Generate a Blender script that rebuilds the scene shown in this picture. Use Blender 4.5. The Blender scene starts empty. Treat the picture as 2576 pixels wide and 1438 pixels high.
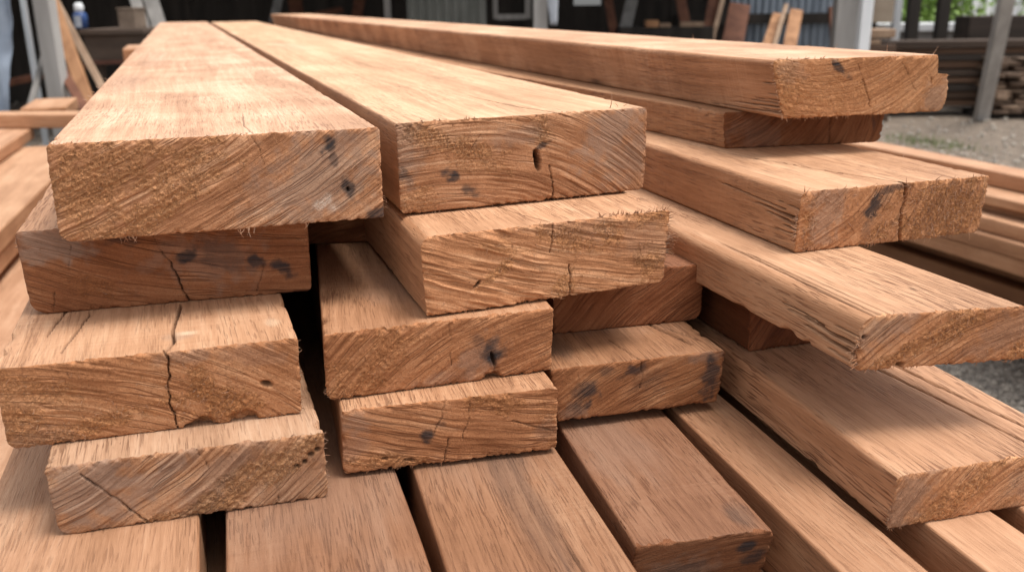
import bpy, math, random
import numpy as np
from mathutils import Vector, Matrix

scene = bpy.context.scene
C = scene.collection
rad = math.radians
rng = np.random.RandomState(7)

# ------------------------------------------------------------------ camera calibration
# photograph measured in a 2576 x 1438 raster; x runs across the boards, y along them, z up
F, CX, CY = 2300.0, 1288.0, 719.0
CAMH = 1.2
def _ray(u, v):
    d = np.array([u - CX, -(v - CY), -F]); return d / np.linalg.norm(d)
_Y = _ray(445, 10)
_h2 = np.array([445 + 1000 - CX, -(10 - 12 - CY), -F])
_Z = np.cross(_h2, _Y); _Z /= np.linalg.norm(_Z)
if _Z[1] < 0: _Z = -_Z
_X = np.cross(_Y, _Z)
M = np.array([_X, _Y, _Z])
FWD = M @ np.array([0, 0, -1.0])
def wray(u, v): return M @ _ray(u, v)
def onz(u, v, z):                       # point of height z (relative to the camera) seen at u, v
    r = wray(u, v); return r * (z / r[2])
def onplane(u, v, p, n):
    r = wray(u, v); return r * (np.dot(p, n) / np.dot(r, n))
def ondepth(u, v, d):
    r = wray(u, v); return r * (d / np.dot(r, FWD))
UP = np.array([0, 0, CAMH])

# ------------------------------------------------------------------ tags
def tag(o, label=None, cat=None, group=None, kind=None):
    if label: o['label'] = label
    if cat: o['category'] = cat
    if group: o['group'] = group
    if kind: o['kind'] = kind
    return o
def empty(name, loc, rz=0):
    o = bpy.data.objects.new(name, None); C.objects.link(o)
    o.empty_display_size = 0.1
    o.location = loc; o.rotation_euler = (0, 0, rz); return o

# ------------------------------------------------------------------ numpy noise
_tab = np.random.RandomState(3).rand(512, 512)
def vn(x, y, seed=0):
    x = np.asarray(x, float) + seed * 37.17; y = np.asarray(y, float) + seed * 91.73
    xi = np.floor(x).astype(int); yi = np.floor(y).astype(int)
    fx = x - xi; fy = y - yi
    fx = fx * fx * (3 - 2 * fx); fy = fy * fy * (3 - 2 * fy)
    a = _tab[xi % 512, yi % 512]; b = _tab[(xi + 1) % 512, yi % 512]
    c = _tab[xi % 512, (yi + 1) % 512]; d = _tab[(xi + 1) % 512, (yi + 1) % 512]
    return (a * (1 - fx) + b * fx) * (1 - fy) + (c * (1 - fx) + d * fx) * fy
def fbm(x, y, seed=0, oct=4):
    s = 0; a = 0.5; t = 0
    for i in range(oct):
        s = s + a * vn(np.asarray(x) * 2 ** i, np.asarray(y) * 2 ** i, seed + i * 5); t += a; a *= 0.5
    return s / t
def ridge(x, y, seed=0, oct=3):
    s = 0; a = 0.5; t = 0
    for i in range(oct):
        n = 1 - np.abs(2 * vn(np.asarray(x) * 2 ** i, np.asarray(y) * 2 ** i, seed + i * 7) - 1)
        s = s + a * n * n; t += a; a *= 0.55
    return s / t
def sstep(a, b, x):
    t = np.clip((x - a) / (b - a), 0, 1); return t * t * (3 - 2 * t)

# ------------------------------------------------------------------ shader helpers
class NT:
    def __init__(s, name):
        s.m = bpy.data.materials.new(name); s.m.use_nodes = True
        s.t = s.m.node_tree; s.b = s.t.nodes['Principled BSDF']
    def n(s, typ, props=None, **inp):
        nd = s.t.nodes.new(typ)
        for k, v in (props or {}).items(): setattr(nd, k, v)
        for k, v in inp.items():
            key = k.replace('_', ' ')
            sock = nd.inputs[int(k[1:])] if (k[0] == 'i' and k[1:].isdigit()) else nd.inputs[key]
            s.set(sock, v)
        return nd
    def set(s, sock, v):
        if isinstance(v, bpy.types.NodeSocket): s.t.links.new(v, sock)
        elif isinstance(v, bpy.types.Node): s.t.links.new(v.outputs[0], sock)
        else: sock.default_value = v
    def math(s, op, a, b=0.0, clamp=False):
        return s.n('ShaderNodeMath', {'operation': op, 'use_clamp': clamp}, i0=a, i1=b).outputs[0]
    def mapr(s, v, a, b, c=0.0, d=1.0):
        return s.n('ShaderNodeMapRange', None, i0=v, i1=a, i2=b, i3=c, i4=d).outputs[0]
    def mix(s, f, a, b, mode='MIX'):
        nd = s.n('ShaderNodeMix', {'data_type': 'RGBA', 'blend_type': mode})
        s.set(nd.inputs[0], f); s.set(nd.inputs[6], a); s.set(nd.inputs[7], b)
        return nd.outputs[2]
    def ramp(s, f, stops):
        nd = s.n('ShaderNodeValToRGB', None, i0=f)
        e = nd.color_ramp.elements
        while len(e) < len(stops): e.new(0.5)
        for k, (p, c) in enumerate(stops): e[k].position = p; e[k].color = (*c, 1)
        return nd.outputs[0]
    def mapping(s, vec, loc=(0, 0, 0), rot=(0, 0, 0), scale=(1, 1, 1)):
        return s.n('ShaderNodeMapping', None, Vector=vec, Location=loc, Rotation=rot, Scale=scale).outputs[0]
    def noise(s, vec, scale=1.0, detail=3.0, rough=0.55, dist=0.0):
        return s.n('ShaderNodeTexNoise', None, Vector=vec, Scale=scale, Detail=detail, Roughness=rough, Distortion=dist).outputs[0]

def tint(c, t): return tuple(min(1.6, c[i] * t[i]) for i in range(3))

def wood_end(seed, th, tone=(1, 1, 1), line=330.0, contrast=1.0, curv=0.0, u0=0.1):
    k = NT('sawn_end_grain'); off = (seed * 1.37 % 7, seed * 0.71 % 5, seed * 2.11 % 9)
    co = k.n('ShaderNodeTexCoord').outputs['Object']
    wv = k.n('ShaderNodeVectorMath', {'operation': 'SCALE'}, i0=k.n('ShaderNodeTexNoise', None, Vector=k.mapping(co, off), Scale=16, Detail=2).outputs[1])
    wv.inputs['Scale'].default_value = 0.009
    cw = k.n('ShaderNodeVectorMath', {'operation': 'ADD'}, i0=co, i1=wv.outputs[0]).outputs[0]
    rot = k.mapping(cw, off, (0, rad(th), 0))
    sx = k.n('ShaderNodeSeparateXYZ', None, i0=rot).outputs
    du = k.math('SUBTRACT', sx[0], off[0] + u0)
    rot = k.n('ShaderNodeCombineXYZ', None, i0=sx[0], i1=sx[1], i2=k.math('ADD', sx[2], k.math('MULTIPLY', k.math('MULTIPLY', du, du), curv))).outputs[0]
    streak = k.noise(k.mapping(rot, scale=(0.05, 0.03, 1.0)), line, 3, 0.6)
    groove_n = k.noise(k.mapping(rot, (4, 0, 2), scale=(0.035, 0.02, 1.0)), line * 0.62, 1, 0.5)
    groove = k.mapr(k.math('ABSOLUTE', k.math('SUBTRACT', groove_n, 0.5)), 0.0, 0.035, 1.0, 0.0)
    wide = k.noise(k.mapping(rot, scale=(0.10, 0.05, 1.0)), 75, 2)
    fine = k.noise(k.mapping(co, off, scale=(1, 0.08, 1)), 1000, 2, 0.6)
    curl_n = k.noise(k.mapping(co, off, scale=(1, 0.1, 1)), 330, 2, 0.55, 1.6)
    curl = k.mapr(k.math('ABSOLUTE', k.math('SUBTRACT', curl_n, 0.5)), 0.0, 0.055, 1.0, 0.0)
    pore = k.noise(k.mapping(co, (3, 1, 2), scale=(1, 0.05, 1)), 620, 1, 0.5)
    blot = k.noise(k.mapping(co, off), 26, 4, 0.6)
    torn = k.n('ShaderNodeAttribute', {'attribute_name': 'torn'}).outputs['Fac']
    mk = k.n('ShaderNodeAttribute', {'attribute_name': 'mk'})
    sep = k.n('ShaderNodeSeparateColor', None, i0=mk.outputs['Color']).outputs
    f = k.math('ADD', k.math('MULTIPLY', streak, 0.30), k.math('ADD', k.math('MULTIPLY', wide, 0.30), k.math('ADD', k.math('MULTIPLY', fine, 0.14), k.math('MULTIPLY', blot, 0.26))))
    f = k.math('ADD', k.math('MULTIPLY', k.math('SUBTRACT', f, 0.5), 1.45 * contrast), 0.5)
    col = k.ramp(f, [(0.30, tint((0.18, 0.068, 0.028), tone)), (0.5, tint((0.415, 0.194, 0.096), tone)), (0.72, tint((0.62, 0.362, 0.216), tone))])
    cl = k.math('MULTIPLY', curl, k.math('ADD', 0.10, k.math('MULTIPLY', torn, 0.30)))
    gv = k.math('MULTIPLY', groove, k.math('MULTIPLY', k.mapr(blot, 0.38, 0.58, 0.25, 0.75), k.math('SUBTRACT', 1.0, k.math('MULTIPLY', torn, 0.25))))
    ln = k.math('MAXIMUM', cl, gv)
    col = k.mix(k.math('MULTIPLY', torn, 0.5), col, tint((0.50, 0.235, 0.095), tone) + (1,))
    col = k.mix(ln, col, tint((0.14, 0.05, 0.019), tone) + (1,))
    col = k.mix(k.mapr(pore, 0.62, 0.70, 0, 0.4), col, (0.14, 0.05, 0.022, 1))
    col = k.mix(k.math('MULTIPLY', sep[1], 0.58), col, k.mix(streak, (0.13, 0.085, 0.062, 1), (0.36, 0.265, 0.21, 1)))
    col = k.mix(k.math('MULTIPLY', sep[0], k.mapr(streak, 0.3, 0.65, 1.0, 0.72)), col, (0.017, 0.019, 0.023, 1))
    col = k.mix(sep[2], col, (0.035, 0.016, 0.009, 1))
    al = k.math('MULTIPLY', mk.outputs['Alpha'], k.mapr(fine, 0.4, 0.6, 0.3, 1.0))
    col = k.mix(al, col, (0.62, 0.52, 0.43, 1))
    k.set(k.b.inputs['Base Color'], col)
    k.b.inputs['Roughness'].default_value = 0.8
    k.b.inputs['Specular IOR Level'].default_value = 0.22
    h = k.math('ADD', k.math('MULTIPLY', streak, 0.6), k.math('MULTIPLY', fine, k.math('ADD', 0.22, k.math('MULTIPLY', torn, 0.4))))
    h = k.math('SUBTRACT', h, k.math('MULTIPLY', ln, 0.75))
    bp = k.n('ShaderNodeBump', None, Strength=1.0, Distance=0.0014, Height=h)
    k.set(k.b.inputs['Normal'], bp)
    return k.m

def wood_long(seed, tone=(1, 1, 1), pores=1.0, saw=1.0, contrast=1.0):
    k = NT('sawn_long_grain'); off = (seed * 1.91 % 6, seed * 0.53 % 8, seed * 1.17 % 7)
    co = k.n('ShaderNodeTexCoord').outputs['Object']
    wv = k.n('ShaderNodeVectorMath', {'operation': 'SCALE'}, i0=k.n('ShaderNodeTexNoise', None, Vector=k.mapping(co, off, scale=(1, 0.25, 1)), Scale=8, Detail=2).outputs[1])
    wv.inputs['Scale'].default_value = 0.035
    cw = k.n('ShaderNodeVectorMath', {'operation': 'ADD'}, i0=co, i1=wv.outputs[0]).outputs[0]
    st = k.noise(k.mapping(cw, off, scale=(1, 0.022, 1)), 170, 4, 0.65)
    wide = k.noise(k.mapping(cw, off, scale=(1, 0.06, 1)), 26, 3, 0.5)
    fib = k.noise(k.mapping(co, off, scale=(1, 0.06, 1)), 900, 2, 0.6)
    por = k.noise(k.mapping(cw, (1, 2, 3), scale=(1, 0.045, 1)), 720, 1, 0.5)
    line_n = k.noise(k.mapping(cw, (5, 1, 4), scale=(1, 0.018, 1)), 230, 1, 0.5)
    line = k.mapr(k.math('ABSOLUTE', k.math('SUBTRACT', line_n, 0.5)), 0.0, 0.022, 1.0, 0.0)
    pmask = k.noise(k.mapping(co, off, scale=(1, 0.5, 1)), 15, 2)
    sw = k.noise(k.mapping(co, off, (0, 0, rad(5)), (0.04, 1, 0.04)), 240, 3, 0.6)
    swm = k.noise(k.mapping(co, off), 8, 2)
    blot = k.noise(k.mapping(co, off, scale=(1, 0.4, 1)), 14, 4)
    mk = k.n('ShaderNodeAttribute', {'attribute_name': 'mk'})
    sep = k.n('ShaderNodeSeparateColor', None, i0=mk.outputs['Color']).outputs
    sws = k.math('MULTIPLY', sw, k.mapr(swm, 0.42, 0.6, 0.15, 1.0))
    f = k.math('ADD', k.math('MULTIPLY', st, 0.30), k.math('ADD', k.math('MULTIPLY', wide, 0.26), k.math('ADD', k.math('MULTIPLY', blot, 0.24), k.math('ADD', k.math('MULTIPLY', fib, 0.16), k.math('MULTIPLY', k.math('SUBTRACT', sws, 0.3), 0.11 * saw)))))
    f = k.math('ADD', k.math('MULTIPLY', k.math('SUBTRACT', f, 0.48), 1.12 * contrast), 0.5)
    col = k.ramp(f, [(0.30, tint((0.21, 0.093, 0.042), tone)), (0.5, tint((0.395, 0.205, 0.112), tone)), (0.72, tint((0.565, 0.348, 0.216), tone))])
    pm = k.math('MULTIPLY', k.mapr(por, 0.59, 0.66, 0, min(0.95, 0.62 * pores)), k.mapr(pmask, 0.38, 0.6, 0.2, 1.0))
    pm = k.math('MAXIMUM', pm, k.math('MULTIPLY', line, k.mapr(pmask, 0.40, 0.62, 0.05, 0.40 * pores)))
    col = k.mix(pm, col, tint((0.15, 0.058, 0.027), tone) + (1,))
    col = k.mix(k.math('MULTIPLY', sep[1], 0.7), col, k.mix(st, (0.15, 0.10, 0.075, 1), (0.34, 0.25, 0.195, 1)))
    col = k.mix(k.math('MULTIPLY', sep[0], k.mapr(st, 0.3, 0.65, 1.0, 0.55)), col, (0.04, 0.032, 0.028, 1))
    col = k.mix(sep[2], col, (0.045, 0.02, 0.011, 1))
    col = k.mix(k.math('MULTIPLY', mk.outputs['Alpha'], 1.0), col, (0.66, 0.50, 0.35, 1))
    k.set(k.b.inputs['Base Color'], col)
    k.b.inputs['Roughness'].default_value = 0.66
    k.b.inputs['Specular IOR Level'].default_value = 0.3
    h = k.math('ADD', k.math('MULTIPLY', fib, 0.45), k.math('ADD', k.math('MULTIPLY', sws, 1.1 * saw), k.math('MULTIPLY', pm, -1.2)))
    h = k.math('ADD', h, k.math('MULTIPLY', st, 0.5))
    bp = k.n('ShaderNodeBump', None, Strength=0.8, Distance=0.0010, Height=h)
    k.set(k.b.inputs['Normal'], bp)
    return k.m

def plain(name, c1, c2, scale=20, rough=0.8, stretch=(1, 1, 1), detail=4, bump=0.0, metal=0.0, spec=0.3):
    k = NT(name)
    co = k.n('ShaderNodeTexCoord').outputs['Object']
    n = k.noise(k.mapping(co, scale=stretch), scale, detail, 0.6)
    k.set(k.b.inputs['Base Color'], k.ramp(n, [(0.32, c1), (0.68, c2)]))
    k.b.inputs['Roughness'].default_value = rough
    k.b.inputs['Metallic'].default_value = metal
    k.b.inputs['Specular IOR Level'].default_value = spec
    if bump:
        bp = k.n('ShaderNodeBump', None, Strength=0.6, Distance=bump, Height=n)
        k.set(k.b.inputs['Normal'], bp)
    return k.m

# ------------------------------------------------------------------ sawn board with real relief
def link_mesh(name, V, Fq, mats, midx=None, parent=None, smooth=True, mk=None, torn=None):
    me = bpy.data.meshes.new(name)
    me.from_pydata(np.asarray(V, dtype=float).tolist() if len(V) < 50 else V, [], Fq)
    for m in mats: me.materials.append(m)
    if midx is not None: me.polygons.foreach_set('material_index', np.asarray(midx, dtype=np.int32))
    if smooth: me.polygons.foreach_set('use_smooth', np.ones(len(me.polygons), dtype=bool))
    if mk is not None:
        a = me.attributes.new('mk', 'FLOAT_COLOR', 'POINT'); a.data.foreach_set('color', np.ascontiguousarray(mk, dtype=np.float32).ravel())
    if torn is not None:
        a = me.attributes.new('torn', 'FLOAT', 'POINT'); a.data.foreach_set('value', np.ascontiguousarray(torn, dtype=np.float32))
    me.update(); me.validate()
    o = bpy.data.objects.new(name, me); C.objects.link(o)
    if parent: o.parent = parent
    return o

def blob(x, z, bl, W, T, seed, rag=1.5):
    s, t, a, b, ang, st = bl
    dx = (x - s * W) * 1000; dz = (z - t * T) * 1000
    c, n = math.cos(rad(ang)), math.sin(rad(ang))
    p = (dx * c + dz * n) / (1.2 * a); q = (-dx * n + dz * c) / (1.2 * b)
    r = np.sqrt(p * p + q * q) + rag * (fbm(x * 160, z * 160, seed, 4) - 0.5)
    return np.minimum(1.0, 1.15 * st) * sstep(1.2, 0.4, r)
def polydist(x, z, pts):
    d = np.full(np.shape(x), 9.0); 
    for (x0, z0), (x1, z1) in zip(pts[:-1], pts[1:]):
        ex, ez = x1 - x0, z1 - z0; L2 = ex * ex + ez * ez + 1e-12
        t = np.clip(((x - x0) * ex + (z - z0) * ez) / L2, 0, 1)
        d = np.minimum(d, np.hypot(x - x0 - t * ex, z - z0 - t * ez))
    return d

def fibre(V, Fc, mkl, p, d, curl, length, r, seg=4, light=0.2):
    base = len(V); p = np.array(p, float); d = np.array(d, float); d /= np.linalg.norm(d)
    side = np.cross(d, [0.3, 0.5, 0.8]); side /= np.linalg.norm(side)
    for i in range(seg + 1):
        f = i / seg; rr = r * (1 - 0.8 * f); up = np.cross(d, side)
        for a in range(3):
            an = a * 2.0944
            V.append(p + rr * (math.cos(an) * side + 0.55 * math.sin(an) * up)); mkl.append((0, 0, 0, light))
        p = p + d * length / seg; d = d + curl; d /= np.linalg.norm(d)
        side = side - d * np.dot(side, d); side /= np.linalg.norm(side)
    for i in range(seg):
        for a in range(3):
            b = (a + 1) % 3; q = base + i * 3
            Fc.append((q + a, q + b, q + 3 + b, q + 3 + a))

def board(label, TL, TR, BL, BR, dirv, L, end=None, top=None, tone=(1, 1, 1), ltone=None, seed=1, res=0.0008,
          group='sawn boards in the foreground stack', corner=None, cat='wooden board', name='sawn_board', longp=None, farskew=0.0, lit_top=(1.05, 1.13, 1.22)):
    """TL..BR: the corners of the near end in metres (camera-relative); dirv: the way the board runs from there."""
    end = end or {}; top = top or {}; corner = corner or {}; longp = longp or {}
    dv = np.array([dirv[0], dirv[1], 0.0]); dv /= np.linalg.norm(dv)
    xv = np.array([dv[1], -dv[0], 0.0])
    org = np.array(BL, float)
    loc = lambda p: np.array([np.dot(p - org, xv), np.dot(p - org, dv), p[2] - org[2]])
    tl, tr, bl, br = (loc(np.array(p, float)) for p in (TL, TR, BL, BR))
    W = 0.5 * (np.linalg.norm(tr - tl) + np.linalg.norm(br - bl)); T = 0.5 * (tl[2] - bl[2] + tr[2] - br[2])
    nx = max(6, int(W / res)); nz = max(4, int(T / res))
    S, Tt = np.meshgrid(np.linspace(0, 1, nx + 1), np.linspace(0, 1, nz + 1), indexing='ij')
    rs = lambda c: corner.get(c, 0.0022)
    X, Z = S * W, Tt * T
    for cn, sx, sz in (('BL', 0, 0), ('BR', 1, 0), ('TL', 0, 1), ('TR', 1, 1)):
        r = min(rs(cn), 0.45 * T)
        a = (1 - X / r) if sx == 0 else (1 - (W - X) / r)
        b = (1 - Z / r) if sz == 0 else (1 - (T - Z) / r)
        m = (a > 0) & (b > 0); a = np.clip(a, 0, 1); b = np.clip(b, 0, 1)
        a2 = a * np.sqrt(1 - b * b / 2); b2 = b * np.sqrt(1 - a * a / 2)
        X = np.where(m, (r * (1 - a2)) if sx == 0 else (W - r * (1 - a2)), X)
        Z = np.where(m, (r * (1 - b2)) if sz == 0 else (T - r * (1 - b2)), Z)
    burr = end.get('burr', 1.0) * 0.001; wav = top.get('wav', 0.6) * 0.001
    rp = end.get('rprof')
    def off(pos, y, sd):
        o = burr * 2.2 * (fbm(pos * 330, y * 30, sd, 4) - 0.5) * (0.15 + 1.1 * sstep(.42, .7, fbm(pos * 45, y * 0 + sd, sd + 6, 2))) * np.exp(-y / 0.005)
        return o + wav * .8 * (fbm(pos * 60, y * 12, sd + 2, 2) - 0.5) + top.get('bow', 0.8) * 0.001 * (fbm(pos * 4 + 3, y * 5, sd + 4, 2) - 0.5) * sstep(0.05, 0.4, y)
    chipA = top.get('chip', 1.0) * 0.001
    def deform(x, z, y):
        e = 0.003
        dx = -off(z, y, seed + 11) * np.exp(-x / e) + off(z, y, seed + 12) * np.exp(-(W - x) / e)
        dz = -off(x, y, seed + 13) * np.exp(-z / e) + off(x, y, seed + 14) * np.exp(-(T - z) / e)
        for i, (sx, sz) in enumerate(((0, 0), (1, 0), (0, 1), (1, 1))):
            ax = x if sx == 0 else W - x; az = z if sz == 0 else T - z
            cfy = (np.clip(fbm(y * 110 + 2 * i, y * 0, seed + 20 + i, 4) - 0.54, 0, 1) * 13 * sstep(.4, .7, fbm(y * 11, y * 0 + i, seed + 26, 2)) + 0.35 * fbm(y * 300, y * 0, seed + 28 + i, 2) - .14) * chipA / (1 + (y / .22) ** 2)
            w = np.exp(-(ax + az) / 0.003) * cfy
            dx = dx + (w if sx == 0 else -w); dz = dz + (w if sz == 0 else -w)
        if rp is not None:
            dx = dx + np.interp(z / T, rp[0], rp[1]) * 0.001 * np.exp(-np.clip(W - x, 0, 1) / 0.004) * np.exp(-y / 0.03)
        return x + dx, z + dz
    def place(x, z, y):                          # board coordinates -> local, following the measured corners
        s = np.clip(x / W, -0.1, 1.1); t = np.clip(z / T, -0.2, 1.2)
        P = [(bl[i] * (1 - s) + br[i] * s) * (1 - t) + (tl[i] * (1 - s) + tr[i] * s) * t for i in range(3)]
        return np.stack([P[0] + (x / W - s) * W, P[1] + y, P[2] + (z / T - t) * T], -1)
    # --- relief and marks of the near end
    th = rad(end.get('th', 20)); amp = end.get('amp', 0.5) * 0.001; sp = end.get('sp', 3.0)
    wq = 0.003 * (fbm(X * 45, Z * 45, seed + 1, 3) - 0.5)
    u = X * math.cos(th) + Z * math.sin(th); v = -X * math.sin(th) + Z * math.cos(th) + wq
    u0 = .5 * W * math.cos(th) + .5 * T * math.sin(th); curv = end.get('curv', (1.6, -1.4, 2.2, -1.0, 1.2)[seed % 5]); v = v + curv * (u - u0) ** 2
    torn = np.full(X.shape, end.get('torn0', 0.12))
    for b in end.get('torn', []): torn = np.maximum(torn, blob(X, Z, b, W, T, seed + 31))
    torn = np.clip(torn, 0, 1)
    lines = 0.75 * (0.62 - np.abs(2 * vn(u * 22, v * 1000 / sp, seed + 2) - 1)) + 0.5 * (vn(u * 40, v * 2200 / sp, seed + 4) - .5)
    step = np.abs(((v * 1000 / (sp * 2.6) + 2.2 * fbm(u * 14, v * 60, seed + 3, 2)) % 1.0) - 0.0)      # sawtooth set of saw passes
    lumps = ridge(X * 430 + 3 * fbm(X * 150, Z * 150, seed + 4), Z * 430 + 3 * fbm(X * 150, Z * 150, seed + 5), seed + 6, 3) - 0.45
    und = fbm(X * 40, Z * 40, seed + 8, 3) - 0.5
    rel = amp * 1.6 * (0.35 + 0.95 * sstep(.38, .62, fbm(X * 38, Z * 38, seed + 7, 3))) * (1.5 * lines + 0.22 * (step - 0.5)) * (1 - 0.2 * torn) + 0.0021 * torn * end.get('tamp', 1.0) * lumps + 0.0016 * und
    stain = np.zeros(X.shape); grey = np.zeros(X.shape); dark = np.zeros(X.shape); white = np.zeros(X.shape)
    for b in end.get('stain', []): stain = np.maximum(stain, blob(X, Z, b, W, T, seed + 41))
    for b in end.get('grey', []): grey = np.maximum(grey, blob(X, Z, b, W, T, seed + 43))
    for b in end.get('white', []): white = np.maximum(white, blob(X, Z, b, W, T, seed + 47))
    dist = np.minimum(np.minimum(X, W - X), np.minimum(Z, T - Z))
    back = np.clip(fbm(X * 260, Z * 260, seed + 9, 3) - 0.54, 0, 1) * 0.013 * burr * 1000 * np.exp(-dist / 0.0016) + 0.0006 * np.exp(-dist / 0.0009)
    Yc = -rel + back
    for s, t, a, b, ang, dep in end.get('holes', []):
        m = blob(X, Z, (s, t, a, b, ang, 1.0), W, T, seed + 51, .5); Yc = Yc + m * dep * 0.001; dark = np.maximum(dark, m * 0.8)
    for s, t, r, dep in end.get('chips', []):
        m = blob(X, Z, (s, t, r, r * 0.7, 0, 1.0), W, T, seed + 53); Yc = Yc + m * dep * 0.001
    for pts, w, dep in end.get('cracks', []):
        P = [(p[0] * W, p[1] * T) for p in pts]
        xx = X + 0.0038 * (fbm(X * 110, Z * 150, seed + 61, 4) - 0.5); d = polydist(xx, Z, P)
        m = sstep(w * 0.00075, w * 0.0001, d) * min(1, .35 + w / 2.4) * (0.45 + 0.55 * sstep(.3, .55, fbm(X * 150, Z * 150, seed + 63, 2)))
        Yc = Yc + m * dep * 0.001; dark = np.maximum(dark, m * 0.75)
    DX, DZ = deform(X, Z, np.zeros(X.shape))
    capP = place(DX, DZ, Yc)
    nv = (nx + 1) * (nz + 1)
    gid = np.arange(nv).reshape(nx + 1, nz + 1)
    loopi = np.concatenate([gid[:-1, 0], gid[-1, :-1], gid[::-1, nz][:-1], gid[0, ::-1][:-1]])     # bottom, right, top, left
    nl = len(loopi)
    capF = np.stack([gid[:-1, :-1], gid[1:, :-1], gid[1:, 1:], gid[:-1, 1:]], -1).reshape(-1, 4)
    # --- stations along the board
    ys = [0.0]; st = res
    while ys[-1] < L: ys.append(ys[-1] + st); st = min(st * 1.09, 0.04)
    ys = np.array(ys[1:]); ys[-1] = L; ns = len(ys)
    lx = X.ravel()[loopi]; lz = Z.ravel()[loopi]; ly = Yc.ravel()[loopi]
    LX = np.broadcast_to(lx, (ns, nl)); LZ = np.broadcast_to(lz, (ns, nl)); LY = np.broadcast_to(ys[:, None], (ns, nl))
    DX, DZ = deform(LX, LZ, LY)
    mk2 = np.zeros((ns, nl, 4)); tn2 = np.zeros((ns, nl))
    ontop = (lz > T - 0.0004)
    for pts, w, dep in top.get('cracks', []):
        P = [(p[0] * W, p[1]) for p in pts]
        d = polydist(LX + 0.0012 * (fbm(LY * 60, LX * 20, seed + 71, 3) - 0.5), LY, P)
        m = sstep(w * 0.0008, w * 0.0002, d) * ontop
        DZ = DZ - m * dep * 0.001; mk2[..., 2] = np.maximum(mk2[..., 2], 0.75 * m)
    for (s, y, a, b, st_, ch) in top.get('marks', []):
        r = np.hypot((LX - s * W) / (a * 0.001), (LY - y) / (b * 0.001)) + 0.9 * (fbm(LX * 80, LY * 40, seed + 73, 3) - 0.5)
        mk2[..., ch] = np.maximum(mk2[..., ch], st_ * sstep(1.15, 0.4, r) * (lz > T * 0.5))
    for (t0, y, b, a, st_, ch) in top.get('lmarks', []):                      # marks on the left edge
        r = np.hypot((LZ - t0 * T) / (a * 0.001), (LY - y) / (b * 0.001)) + 0.9 * (fbm(LZ * 80, LY * 40, seed + 75, 3) - 0.5)
        mk2[..., ch] = np.maximum(mk2[..., ch], st_ * sstep(1.15, 0.4, r) * (lx < W * 0.02))
    for (z0, z1, y0, y1, w, dep) in top.get('lsplits', []):                   # splits running along the left edge
        d = polydist(LZ + 0.002 * (fbm(LY * 50, LZ * 30, seed + 77, 3) - 0.5), LY, [(z0 * T, y0), (z1 * T, y1)])
        m = sstep(w * 0.0007, w * 0.0002, d / (1.05 - .8 * np.clip((LY - y0) / (y1 - y0), 0, 1))) * (lx < 0.0004)
        DX = DX + m * dep * 0.001; mk2[..., 2] = np.maximum(mk2[..., 2], 0.6 * m)
    # the near end's own relief fades out over the first centimetre
    sideP = place(DX, DZ, LY + ly[None, :] * np.exp(-LY / 0.004) + farskew * LX * (LY / L))
    V = np.concatenate([capP.reshape(-1, 3), sideP.reshape(-1, 3)])
    ring = np.concatenate([loopi[None, :], nv + np.arange(ns * nl).reshape(ns, nl)])
    a = ring[:-1]; b = ring[1:]
    sideF = np.stack([a, b, np.roll(b, -1, 1), np.roll(a, -1, 1)], -1).reshape(-1, 4)
    lr = ring[-1]; bi = lr[:nx + 1]; ti = np.append(lr[nx + nz:2 * nx + nz], lr[2 * nx + nz] if nx + nz < nl else lr[0])[::-1]
    farF = np.stack([bi[:-1], ti[:-1], ti[1:], bi[1:]], -1)
    mk = np.concatenate([np.stack([stain, grey, dark, white], -1).reshape(-1, 4), mk2.reshape(-1, 4)])
    tn = np.concatenate([torn.ravel(), tn2.ravel()])
    # --- torn fibres standing off the saw cut
    fV, fF, fM = [], [], []
    r2 = random.Random(seed * 13 + 5)
    nf = end.get('fib', 0); tv = torn.ravel(); tries = 0; cnt = 0
    cp = capP.reshape(-1, 3)
    while cnt < nf and tries < nf * 40:
        tries += 1; i = r2.randrange(nv)
        if r2.random() > tv[i] ** 1.5: continue
        an = r2.uniform(0, 6.283)
        d = (math.cos(an), -r2.uniform(0.15, 0.7), math.sin(an))
        curl = np.array([r2.uniform(-.5, .5), r2.uniform(0.0, .45), r2.uniform(-.5, .5)])
        fibre(fV, fF, fM, cp[i] + np.array([0, 0.0003, 0]), d, curl, r2.uniform(.002, .0065) * end.get('fl', 1), r2.uniform(.00022, .0005) * end.get('fl', 1), light=r2.uniform(0, .3)); cnt += 1
    for side, s0, s1, n_, l0, l1 in end.get('edge', []):
        for _ in range(n_):
            q = r2.uniform(s0, s1)
            if side == 'B': i = gid[int(q * nx), 0]; d = (r2.uniform(-.5, .5), -r2.uniform(-.1, .5), -1)
            elif side == 'T': i = gid[int(q * nx), nz]; d = (r2.uniform(-.6, .6), -r2.uniform(0, .6), r2.uniform(.2, 1))
            elif side == 'R': i = gid[nx, int(q * nz)]; d = (1, -r2.uniform(-.1, .7), r2.uniform(-.6, .5))
            else: i = gid[0, int(q * nz)]; d = (-1, -r2.uniform(-.1, .7), r2.uniform(-.6, .5))
            curl = np.array([r2.uniform(-.35, .35), r2.uniform(-.2, .2), r2.uniform(-.35, .35)])
            fibre(fV, fF, fM, cp[i] + np.array([0, 0.0006, 0]), d, curl, r2.uniform(l0, l1) * .001, r2.uniform(.00035, .0005) + .00008 * l1 * r2.random(), light=r2.uniform(.05, .4))
    for s, y, dz, dx, ln in top.get('stick', []):                              # loose splinters lifted off the top edge
        p = place(np.array(s * W), np.array(T), np.array(y)); fibre(fV, fF, fM, p - np.array([0, 0, .0005]), (dx, -.2, dz), np.array([r2.uniform(-.2, .2), 0, r2.uniform(-.2, .1)]), ln * .001, .0006, light=.45)
    nt_ = np.roll(ontop, 0) & np.roll(ontop, -1)
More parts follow.
